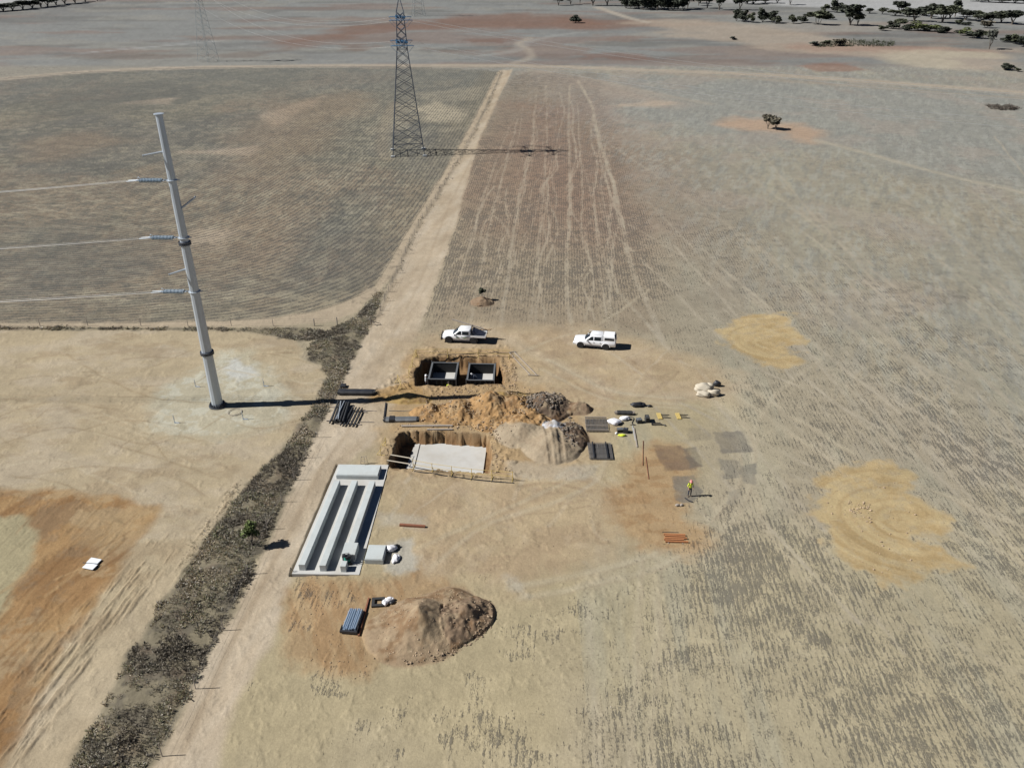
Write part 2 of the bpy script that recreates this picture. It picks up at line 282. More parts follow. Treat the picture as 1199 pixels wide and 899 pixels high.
    over(o2, lin((178, 142, 100))); over(o2*.6*ss(fbm((X+Y*.4)*2, Y*.5, 1.5, 4, 58), .5, .68), lin((160, 118, 76)))
    for px, a, c in [([(764, 521), (797, 522), (822, 545), (815, 550), (778, 551)], .75, (124, 100, 80)), ([(800, 525), (815, 523), (824, 546), (808, 548)], .6, (112, 102, 88)), ([(834, 506), (868, 505), (883, 529), (846, 531)], .7, (118, 108, 95)),
                     ([(806, 500), (830, 503), (834, 515), (806, 516)], .4, (130, 118, 100)), ([(866, 546), (886, 542), (884, 567), (870, 566)], .65, (116, 110, 98)), ([(842, 537), (866, 540), (866, 560), (848, 560)], .55, (122, 114, 100)),
                     ([(786, 558), (812, 556), (822, 575), (810, 590), (792, 586)], .75, (122, 112, 98)), ([(852, 575), (868, 572), (862, 590), (852, 590)], .4, (126, 118, 104))]:
        over(area(px, .12, .28, .6, a, 59)*(.65+.35*ss(sml, .4, .6)), lin(c))
    # orange cut spoil round the excavations
    e1 = area([(470, 425), (484, 410), (600, 408), (606, 446), (592, 458), (500, 464), (440, 470), (430, 462), (478, 455)], .8, 1.0, 1.6, .8, 60); over(e1, lin((184, 148, 104)))
    over(area([(430, 470), (440, 456), (482, 446), (500, 460), (488, 470)], .4, .6, 1, .7, 61), lin((176, 134, 78)))
    e2 = area([(440, 500), (470, 496), (590, 498), (600, 560), (560, 560), (450, 553), (445, 530)], .7, .8, 1.2, .6, 62); over(e2, lin((184, 152, 110)))
    e3 = area([(455, 486), (470, 462), (600, 448), (640, 452), (680, 480), (676, 530), (640, 560), (575, 556), (580, 505), (520, 503), (460, 500)], 1.0, 1.6, 2, .7, 160); over(e3, lin((186, 150, 104)))
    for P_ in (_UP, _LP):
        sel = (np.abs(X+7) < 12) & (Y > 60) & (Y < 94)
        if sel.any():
            rd_ = np.zeros(n); rd_[sel] = ss(1.5*fbm(X[sel], Y[sel], .8, 4, 161, .65)+.1-np.abs(sd_poly(X[sel], Y[sel], P_)+.1)*.9, .55, .85); over(rd_*.65, lin((126, 94, 62)))  # ragged dark band: shade of the overhanging pit rims, painted into the soil
    # pale concrete wash
    for px, a in [([(452, 634), (482, 632), (488, 665), (470, 672), (452, 668)], .7), ([(440, 600), (500, 604), (498, 620), (446, 614)], .35), ([(590, 540), (700, 545), (690, 562), (600, 560)], .35), ([(592, 672), (612, 684), (620, 700), (600, 690)], .35)]:
        over(area(px, .5, .6, 1, a, 63), lin((190, 180, 160)))
    # two orange fill patches and their scraper arcs
    pa = [(845, 388), (858, 374), (880, 367), (905, 366), (933, 368), (922, 378), (940, 392), (947, 400), (926, 404), (934, 414), (940, 424), (915, 431), (895, 426), (868, 413), (852, 402)]
    pb = [(955, 596), (960, 573), (978, 556), (1004, 545), (1040, 543), (1058, 550), (1064, 566), (1078, 588), (1100, 600), (1118, 622), (1090, 622), (1084, 636), (1112, 652), (1130, 664), (1096, 660), (1082, 672), (1062, 680), (1058, 692), (1020, 676), (985, 654), (962, 622)]
    for pl, cx, cy in [(pa, 905, 400), (pb, 1060, 610)]:
        m = area(pl, .8, 2.0, 1.6, 1, 64)*(1-.35*ss(fbm(X, Y, .9, 4, 164, .65), .56, .68)); S *= 1-m
        ox, oy = at(cx, cy); r = np.hypot(X-ox, (Y-oy)*1.1)
        arc_n = fbm(r*3.2, np.arctan2(Y-oy, X-ox)*1.2, 1.6, 4, 65)
        over(m*.92, lin((196, 164, 114))); lft = ss(ox-X, -3, 4); mix_n = arc_n*lft+fbm(X, Y*1.3, 1.6, 5, 165, .65)*(1-lft)
        over(m*.5*ss(mix_n, .5, .66), lin((206, 178, 128))); over(m*.45*ss(1-mix_n, .52, .66), lin((170, 138, 90)))
    over(area([(1120, 708), (1140, 706), (1160, 716), (1142, 728)], .8, .8, 1.4, .6, 66), lin((188, 172, 138)))
    # ground under the scrub belts
    for px in (STRIP, HEDGE):
        m = area(px, .35, .6, 1.2, 1, 67); S *= 1-m
        over(m*.85, lin((140, 125, 98))); over(m*.6*ss(fbm(X, Y, 1.1, 4, 68), .48, .64), lin((100, 90, 76))); over(m*.5*ss(fbm(X, Y, 2.2, 4, 69), .55, .7), lin((146, 122, 98)))
    # ant hills, bare spots and droppings of soil everywhere
    C *= (1+.22*(sml-.5)[:, None])*(1+.16*(mid-.5)[:, None])
    # spoil colours
    ht, hp, hk = heap_parts(X, Y)
    for nm, c in (('clay', (186, 142, 92)), ('rubble', (116, 94, 74)), ('silt', (180, 156, 124)), ('dirt', (172, 143, 109)), ('white', (214, 210, 206)), ('brown', (150, 122, 94)), ('yellow', (186, 150, 92))):
        over(np.clip(hk[nm], 0, 1), lin(c))
    on = ss(ht, .05, .2); S *= 1-on; on = on*(1-.75*np.clip(hk['silt'], 0, 1))
    over(on*.65*ss(fbm(X, Y, 1.3, 5, 70, .6), .48, .64), lin((134, 98, 64))); over(on*.35*ss(fbm(X, Y, .6, 4, 71), .52, .7), lin((200, 172, 132)))
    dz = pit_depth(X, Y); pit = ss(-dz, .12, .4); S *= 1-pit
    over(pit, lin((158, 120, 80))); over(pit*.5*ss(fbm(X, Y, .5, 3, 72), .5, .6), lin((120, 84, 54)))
    # crop rows: across / along
    U = X*.99844-Y*.0558; V = Y*.99844+X*.0558
    inl = LF < 0
    (ax, ay), (bx, by) = at(455, 305), at(575, 100); L_ = math.hypot(bx-ax, by-ay); ex, ey = (bx-ax)/L_, (by-ay)/L_
    d1 = Y-98.5; d2 = -(X-ax)*ey+(Y-ay)*ex; kk = 16.0
    w1 = 1/(1+np.exp(np.clip((d1-d2)/kk, -30, 30))); mn = np.minimum(d1, d2); dl = mn-kk*np.log(1+np.exp(-np.abs(d1-d2)/kk)); arc = w1*X+(1-w1)*((X-ax)*ex+(Y-ay)*ey)
    U = np.where(inl, dl*.5, U); V = np.where(inl, arc*.6, V)
    return np.clip(C, 0, .9), np.clip(S, 0, 1)+np.where(inl, 2.0, 0.0), U, V

# ------------------------------------------------------------------ relief
HEAPS = [  # measured ground px, radius x, radius y, height, kind
    ((508, 484), 2.7, 2.0, 1.05, 'clay'), ((538, 484), 3.0, 2.5, 1.6, 'clay'), ((573, 480), 3.4, 3.0, 1.9, 'clay'), ((606, 482), 3.2, 3.2, 1.6, 'clay'), ((576, 497), 2.4, 1.5, .8, 'clay'), ((612, 508), 3.2, 2.8, 1.1, 'silt'),
    ((637, 478), 3.3, 3.0, 1.55, 'rubble'), ((590, 468), 3.4, 1.9, 1.0, 'yellow'), ((478, 467), 2.7, 1.3, .75, 'yellow'), ((615, 497), 3.0, 2.5, 1.2, 'clay'),
    ((645, 520), 3.2, 3.7, 1.3, 'silt'), ((664, 512), 2.3, 2.9, .95, 'rubble'), ((648, 504), 1.9, 1.3, 1.35, 'white'), ((678, 479), 1.7, 1.4, .65, 'brown')]
HEAPS2 = [((491, 734), 2.8, 2.9, 2.0, 'dirt'), ((486, 741), 3.9, 3.4, .75, 'dirt'), ((524, 731), 2.4, 2.3, 1.2, 'brown'), ((542, 724), 2.2, 2.2, 1.2, 'brown'), ((558, 718), 1.6, 1.7, .95, 'brown'), ((524, 708), 2.6, 1.9, .7, 'dirt'), ((464, 742), 2.4, 2.5, .45, 'dirt')]
HEAPS3 = [((565, 354), 1.9, 1.7, .8, 'brown')]
KINDS = ('clay', 'rubble', 'silt', 'dirt', 'white', 'brown', 'yellow')
def heap_parts(X, Y, sets=None):
    Z = np.zeros_like(X); top = np.zeros_like(X); K = {k: np.zeros_like(X) for k in KINDS}
    lists = sets or (HEAPS+HEAPS2+HEAPS3)
    near = np.zeros(X.shape, bool); pos = []
    for px, rx, ry, h, k in lists:
        cx, cy = at(*px); pos.append((cx, cy)); near |= (np.abs(X-cx) < rx*1.6) & (np.abs(Y-cy) < ry*1.6)
    if not near.any(): return Z, top, K
    x, y = X[near], Y[near]
    wx = x+.7*(fbm(x, y, 1.6, 3, 80)-.5); wy = y+.7*(fbm(x, y, 1.6, 3, 81)-.5)
    zz = np.zeros_like(x); kk = {k: np.zeros_like(x) for k in KINDS}
    for (cx, cy), (px, rx, ry, h, k) in zip(pos, lists):
        r = np.hypot((wx-cx)/rx, (wy-cy)/ry)
        z = h*np.clip(1.05-np.sqrt(r*r+.005), -0.2, 1)
        z = np.where(z > 0, z, 0)
        win = z > zz-.05
        m = ss(z, .0, .12)*win
        for q in KINDS: kk[q] = kk[q]*(1-m)
        kk[k] = kk[k]+m
        # soft union
        d = zz-z; zz = np.maximum(zz, z)+.12*np.exp(-np.abs(d)/.15)*(np.minimum(zz, z) > .01)
    Z[near] = zz
    for q in KINDS: K[q][near] = kk[q]
    return Z, Z, K
_UP = ats(UPIT); _LP = ats(LPIT); _CUT = ats(CUT)
def pit_depth(X, Y):
    Z = np.zeros_like(X)
    sel = (X > -22) & (X < 3) & (Y > 45) & (Y < 92)
    if sel.any():
        x, y = X[sel], Y[sel]
        w = .55*(fbm(x, y, .9, 3, 82)-.5); z = np.zeros_like(x)
        d = sd_poly(x, y, _UP)+w; z = np.minimum(z, -1.75*ss(-d, -.02, .42))
        d = sd_poly(x, y, _LP)+w*.8; d = d+.35*(fbm(x*1.6, y*1.6, .5, 3, 182)-.5); z = np.minimum(z, -1.5*ss(-d, -.02, .17))
        d = sd_poly(x, y, _CUT)+w*.3; z = np.minimum(z, -.36*ss(-d, -.02, .2))
        Z[sel] = z
    return Z
W1 = ats([(272, 560), (302, 566), (266, 622), (238, 660), (210, 700), (196, 678), (230, 618)])
W2 = ats([(200, 615), (150, 655), (95, 705), (40, 765), (0, 815), (-60, 880), (-10, 930), (40, 880), (95, 800), (135, 745), (180, 690), (215, 640)])
W3 = ats([(334, 690), (352, 678), (430, 677), (440, 700), (425, 780), (370, 795), (338, 768)])
W4 = ats([(470, 425), (482, 405), (600, 403), (612, 446), (592, 458), (500, 464), (445, 472), (430, 460)])
W5 = ats([(-150, 574), (0, 578), (110, 582), (182, 596), (140, 640), (100, 700), (40, 800), (-150, 850)])
W6 = ats([(440, 512), (462, 512), (470, 549), (480, 551), (572, 556), (574, 500), (606, 502), (612, 560), (540, 562), (480, 558), (448, 553)])
def windrow(X, Y):
    z = np.zeros_like(X); sel = (Y < 95) & (X < 4)
    if sel.any():
        x, y = X[sel], Y[sel]; c, s_ = .992, .124      # ridges run beside the scrub belt
        a = x*s_+y*c; b = x*c-y*s_; r = fbm(b*2.6, a*.33, 1.0, 5, 86, .65); m = np.zeros_like(x)
        for P, k in ((W1, 1.0), (W2, .9), (W3, .35), (W5, .25)): m = np.maximum(m, k*ss(-sd_poly(x, y, P)+1.2*(fbm(x, y, 2, 3, 87)-.5), -.3, .8))
        z[sel] = m*ss(r, .5, .72)
    return z
def relief(X, Y):
    nearz = 1-ss(Y, 150, 260)
    z = .05*(fbm(X, Y, 1.3, 3, 83)-.5)*nearz+.10*(fbm(X, Y, 5, 3, 84)-.5)*nearz
    for P in (ats(STRIP),):
        sel = (Y < 110) & (X < -8)
        if sel.any(): z[sel] += .35*ss(-sd_poly(X[sel], Y[sel], P), -.3, 1.5)*(fbm(X[sel], Y[sel], 1.5, 3, 85)-.2)
    z = z+.10*windrow(X, Y)
    sel = (Y > 60) & (Y < 92) & (X > -20) & (X < 4)
    if sel.any():
        x, y = X[sel], Y[sel]; m = np.zeros_like(x)
        for P in (W4, W6): m = np.maximum(m, ss(-sd_poly(x, y, P), -.2, .6))
        z[sel] += m*.18*(ss(fbm(x, y, .7, 4, 88, .62), .48, .72)-.1)*(pit_depth(x, y) > -.05)
    sel = (Y < 105) & (X < 12)
    if sel.any(): z[sel] += .035*ss(fbm(X[sel]*.9+Y[sel]*.4, Y[sel]*.7-X[sel]*.3, .8, 5, 89, .65), .56, .72)
    return z+pit_depth(X, Y)
def gz(x, y):
    return float(relief(np.array([float(x)]), np.array([float(y)]))[0])
def gzh(x, y):
    X = np.array([float(x)]); Y = np.array([float(y)])
    return max(float(relief(X, Y)[0]), float(heap_parts(X, Y)[0][0]))

# ------------------------------------------------------------------ materials
def nodes(name):
    m = bpy.data.materials.new(name); m.use_nodes = True; nt = m.node_tree; nt.nodes.clear()
    out = nt.nodes.new('ShaderNodeOutputMaterial'); b = nt.nodes.new('ShaderNodeBsdfPrincipled')
    nt.links.new(b.outputs[0], out.inputs[0]); return m, nt, b
def mth(nt, op, a, b=None, clamp=False):
    n = nt.nodes.new('ShaderNodeMath'); n.operation = op; n.use_clamp = clamp
    for i, v in enumerate((a, b)):
        if v is None: continue
        if isinstance(v, (int, float)): n.inputs[i].default_value = v
        else: nt.links.new(v, n.inputs[i])
    return n.outputs[0]
def noise(nt, vec, scale, detail=3, rough=.55):
    n = nt.nodes.new('ShaderNodeTexNoise'); n.inputs['Scale'].default_value = scale; n.inputs['Detail'].default_value = detail; n.inputs['Roughness'].default_value = rough
    nt.links.new(vec, n.inputs['Vector']); return n.outputs['Fac']
def mixc(nt, fac, a, b, mode='MIX'):
    n = nt.nodes.new('ShaderNodeMix'); n.data_type = 'RGBA'; n.blend_type = mode
    for i, v in ((0, fac), (6, a), (7, b)):
        if isinstance(v, (int, float)): n.inputs[i].default_value = v
        elif isinstance(v, tuple): n.inputs[i].default_value = (*v, 1)
        else: nt.links.new(v, n.inputs[i])
    return n.outputs[2]
def mat(name, c, rough=.7, metal=0.0, var=.15, scale=6.0, dirt=None, dirt_amt=.3, bump=0.0, coat=0.0):
    m, nt, b = nodes(name); c = tuple(c)
    tc = nt.nodes.new('ShaderNodeTexCoord').outputs['Object']
    f = noise(nt, tc, scale, 4)
    c0 = tuple(max(0, v*(1-var)) for v in c); c1 = tuple(min(1, v*(1+var)) for v in c)
    o = mixc(nt, mth(nt, 'MULTIPLY_ADD', f, 2.0) if False else f, c0, c1)
    if dirt:
        f2 = noise(nt, tc, scale*.35, 5, .65)
        k = mth(nt, 'MULTIPLY', mth(nt, 'SUBTRACT', f2, .45, True), 4*dirt_amt, True)
        o = mixc(nt, k, o, tuple(dirt))
    nt.links.new(o, b.inputs['Base Color']); b.inputs['Roughness'].default_value = rough; b.inputs['Metallic'].default_value = metal
    if coat: b.inputs['Coat Weight'].default_value = coat
    if bump:
        bp = nt.nodes.new('ShaderNodeBump'); bp.inputs['Distance'].default_value = bump; bp.inputs['Strength'].default_value = .6
        nt.links.new(noise(nt, tc, scale*3, 4), bp.inputs['Height']); nt.links.new(bp.outputs[0], b.inputs['Normal'])
    return m
def soil_material():
    m, nt, b = nodes('soil'); L = nt.links
    A = nt.nodes.new('ShaderNodeAttribute'); A.attribute_name = 'soil_colour'
    Sx = nt.nodes.new('ShaderNodeAttribute'); Sx.attribute_name = 'straw'
    R = nt.nodes.new('ShaderNodeAttribute'); R.attribute_name = 'rows'
    sep = nt.nodes.new('ShaderNodeSeparateXYZ'); L.new(R.outputs['Vector'], sep.inputs[0])
    U, V = sep.outputs[0], sep.outputs[1]
    stv = Sx.outputs['Fac']; flag = mth(nt, 'GREATER_THAN', stv, 1.5); straw = mth(nt, 'SUBTRACT', stv, mth(nt, 'MULTIPLY', flag, 2.0))
    def cmb(a, b_):
        n = nt.nodes.new('ShaderNodeCombineXYZ'); L.new(mth(nt, 'MULTIPLY', U, a), n.inputs[0]); L.new(mth(nt, 'MULTIPLY', V, b_), n.inputs[1]); return n.outputs[0]
    tc = nt.nodes.new('ShaderNodeTexCoord').outputs['Object']
    n1 = noise(nt, cmb(4.6, .8), 1, 4, .7); n2 = noise(nt, cmb(9.0, 5.0), 1, 3, .7); n3 = noise(nt, tc, .45, 6, .7)
    wv = mth(nt, 'SINE', mth(nt, 'MULTIPLY', U, 2*pi/.42))
    s = mth(nt, 'ADD', mth(nt, 'ADD', mth(nt, 'MULTIPLY', n1, .42), mth(nt, 'MULTIPLY', n2, .36)), mth(nt, 'ADD', mth(nt, 'MULTIPLY', n3, .34), mth(nt, 'MULTIPLY', wv, mth(nt, 'ADD', mth(nt, 'MULTIPLY', flag, .03), .024))))
    thr = mth(nt, 'SUBTRACT', .70, mth(nt, 'MULTIPLY', straw, .20))
    mask = mth(nt, 'MULTIPLY', mth(nt, 'SUBTRACT', s, thr), 13, True)
    mask = mth(nt, 'MULTIPLY', mask, mth(nt, 'MULTIPLY', straw, 6, True))
    fine = noise(nt, tc, 5, 5, .65); grit = noise(nt, tc, 28, 3, .6)
    mids = noise(nt, tc, .8, 7, .72); ani = noise(nt, cmb(3.2, .7), 1, 5, .75)
    g = mth(nt, 'ADD', mth(nt, 'MULTIPLY', fine, .45), mth(nt, 'MULTIPLY', grit, .35))
    g = mth(nt, 'ADD', g, mth(nt, 'MULTIPLY', mids, .45))
    g = mth(nt, 'ADD', mth(nt, 'ADD', g, .19), mth(nt, 'MULTIPLY', ani, mth(nt, 'ADD', mth(nt, 'MULTIPLY', straw, .35), .12)))
    gc = nt.nodes.new('ShaderNodeCombineXYZ')
    for i in range(3): L.new(g, gc.inputs[i])
    base = mixc(nt, 1.0, A.outputs['Color'], gc.outputs[0], 'MULTIPLY')
    dark = mixc(nt, .55, mixc(nt, 1.0, base, (.42, .42, .42), 'MULTIPLY'), (.105, .102, .095))
    light = mixc(nt, .5, base, (.44, .40, .31))
    # pale straw lying beside the dark rows
    pm = mth(nt, 'MULTIPLY', mth(nt, 'MULTIPLY', mth(nt, 'SUBTRACT', noise(nt, cmb(4.0, .8), 1.7, 3, .6), .55, True), 5, True), mth(nt, 'MULTIPLY', straw, .6))
    c = mixc(nt, pm, base, light)
    so = nt.nodes.new('ShaderNodeSeparateXYZ'); L.new(tc, so.inputs[0])
    fade = mth(nt, 'MULTIPLY', mth(nt, 'SUBTRACT', so.outputs[1], 85), 1/90, True); fade = mth(nt, 'MULTIPLY', fade, mth(nt, 'MULTIPLY', mth(nt, 'SUBTRACT', so.outputs[0], 12), 1/20, True))      # thinner straw on the back paddocks
    c = mixc(nt, mth(nt, 'MULTIPLY', mask, mth(nt, 'SUBTRACT', .82, mth(nt, 'MULTIPLY', fade, .30))), c, dark)
    L.new(c, b.inputs['Base Color']); b.inputs['Roughness'].default_value = .95
    b.inputs['Specular IOR Level'].default_value = .15
    bp = nt.nodes.new('ShaderNodeBump'); bp.inputs['Distance'].default_value = .12; bp.inputs['Strength'].default_value = .8
    hgt = mth(nt, 'ADD', mth(nt, 'MULTIPLY', mask, .35), mth(nt, 'MULTIPLY', noise(nt, tc, 2.2, 6, .75), .6))
    L.new(hgt, bp.inputs['Height']); L.new(bp.outputs[0], b.inputs['Normal'])
    return m
M = {}
def setup_mats():
    M['soil'] = soil_material()
    M['steel'] = mat('galvanised_steel', (.46, .51, .56), .42, .35, .10, 1.2, (.36, .40, .44), .3)
    M['steel2'] = mat('weathered_steel_lattice', (.20, .22, .25), .5, .6, .15, 2)
    M['steel3'] = mat('hazed_steel_lattice', (.26, .29, .29), .6, .3, .1, 2)  # lighter steel for the far towers, distance haze put into the colour
    M['wire'] = mat('fence_wire', (.16, .15, .14), .7, .3, .1)
    M['ring'] = mat('flange_steel', (.12, .13, .15), .5, .7)
    M['glass'] = mat('insulator_glass', (.30, .38, .45), .25, .0, .15, 8)
    M['blueglass'] = mat('blue_insulator_glass', (.07, .20, .36), .15, 0, .2, 5)
    M['cable'] = mat('aluminium_cable', (.62, .62, .60), .4, .5, .05)
    M['concrete'] = mat('pale_concrete', (.45, .485, .48), .9, 0, .10, 1.4, (.34, .34, .31), .5, .01)
    M['concrete2'] = mat('blinding_concrete', (.46, .455, .43), .92, 0, .12, .8, (.36, .33, .28), .6, .01)
    M['concgrey'] = mat('grey_formed_concrete', (.40, .42, .41), .85, 0, .1, 2, (.28, .27, .25), .4, .01)
    M['form'] = mat('form_panel', (.03, .03, .03), .9, 0, .2, 3)  # near-black: deep shade inside the pit boxes is put into the panel colour
    M['formtop'] = mat('form_rail_steel', (.20, .21, .215), .5, .5, .15, 3)
    M['yellow'] = mat('yellow_painted_tube', (.56, .42, .14), .7, 0, .15, 3)
    M['wood'] = mat('raw_timber', (.42, .30, .18), .8, 0, .2, 5)
    M['woodgrey'] = mat('weathered_timber', (.30, .26, .22), .85, 0, .2, 4)
    M['rust'] = mat('rusty_steel', (.22, .09, .05), .8, .1, .3, 6)
    M['rustor'] = mat('orange_rusty_bar', (.40, .17, .07), .8, .1, .3, 6)
    M['bar'] = mat('reinforcing_bar', (.20, .19, .18), .6, .3, .25, 4)
    M['dark'] = mat('black_steel_pipe', (.05, .052, .055), .55, .3, .25, 4)
    M['blue'] = mat('blue_grey_steel_tube', (.36, .46, .58), .35, .5, .15, 4)
    M['white'] = mat('white_car_paint', (.84, .85, .86), .3, 0, .02, 2, (.66, .62, .55), .12, 0, .6)
    M['wins'] = mat('tinted_window', (.015, .02, .025), .12, 0, .1)
    M['tyre'] = mat('tyre_rubber', (.02, .02, .02), .85, 0, .2)
    M['rim'] = mat('alloy_rim', (.35, .36, .38), .4, .6)
    M['plast'] = mat('black_plastic', (.025, .026, .03), .5, 0, .2)
    M['lamp'] = mat('lamp_lens', (.6, .6, .62), .15)
    M['red'] = mat('red_lens', (.4, .03, .03), .3)
    M['tarp'] = mat('navy_tarpaulin', (.02, .025, .045), .6, 0, .3, 3)
    M['bag'] = mat('white_bag', (.78, .78, .80), .7, 0, .08, 4, (.55, .5, .5), .3, .02)
    M['bulk'] = mat('cream_woven_bag', (.46, .41, .32), .8, 0, .1, 3, (.5, .42, .32), .4, .02)
    M['teal'] = mat('teal_machine_cover', (.03, .22, .17), .45)
    M['green'] = mat('green_door_letters', (.15, .35, .10), .5)
    M['hiv'] = mat('lime_safety_shirt', (.62, .72, .05), .8, 0, .1, 9)
    M['navy'] = mat('navy_work_trousers', (.03, .035, .06), .9)
    M['skin'] = mat('skin', (.42, .25, .17), .6, 0, .05)
    M['pinkhat'] = mat('red_hard_hat', (.62, .22, .20), .4)
    M['whitehat'] = mat('white_hard_hat', (.85, .85, .84), .35)
    M['greyshirt'] = mat('pale_grey_shirt', (.55, .57, .58), .85)
    M['boot'] = mat('brown_boot', (.10, .06, .04), .8)
    M['hair'] = mat('dark_hair', (.03, .02, .015), .8)
    M['sheet'] = mat('white_panel_sheet', (.74, .78, .82), .45, 0, .05, 2)
    M['stone'] = mat('broken_clay_lumps', (.36, .27, .18), .95, 0, .4, .9, (.24, .17, .12), .5, .02)
    M['stone2'] = mat('dark_rubble', (.15, .125, .10), .95, 0, .5, 1.2, (.40, .33, .25), .5, .02)
    M['bark'] = mat('grey_bark', (.13, .11, .09), .9, 0, .25, 3)
    for k, c in (('leaf_dark', (.045, .052, .035)), ('leaf_mid', (.07, .078, .045)), ('leaf_green', (.085, .10, .035)), ('leaf_grey', (.10, .105, .085)), ('leaf_dry', (.13, .115, .08)), ('sapling', (.10, .13, .035))):
        m, nt, b = nodes(k); g = nt.nodes.new('ShaderNodeNewGeometry')
        cr = mixc(nt, g.outputs['Random Per Island'], tuple(v*.6 for v in c), tuple(v*1.5 for v in c))
        nt.links.new(cr, b.inputs['Base Color']); b.inputs['Roughness'].default_value = .8; M[k] = m
    m, nt, b = nodes('dry_scrub'); g = nt.nodes.new('ShaderNodeNewGeometry'); r = nt.nodes.new('ShaderNodeValToRGB')
    e = r.color_ramp.elements; e[0].position = 0; e[0].color = (.16, .135, .10, 1); e[1].position = 1; e[1].color = (.72, .60, .42, 1)
    for p, c in ((.3, (.30, .265, .21)), (.5, (.50, .46, .38)), (.62, (.27, .28, .15)), (.8, (.42, .32, .22)), (.92, (.66, .62, .54))): q = e.new(p); q.color = (*c, 1)
    at_ = nt.nodes.new('ShaderNodeAttribute'); at_.attribute_name = 'tint'
    nt.links.new(mth(nt, 'ADD', mth(nt, 'MULTIPLY', g.outputs['Random Per Island'], .35), mth(nt, 'MULTIPLY', at_.outputs['Fac'], .65)), r.inputs[0]); nt.links.new(r.outputs[0], b.inputs['Base Color']); b.inputs['Roughness'].default_value = .9; M['scrub'] = m
setup_mats()

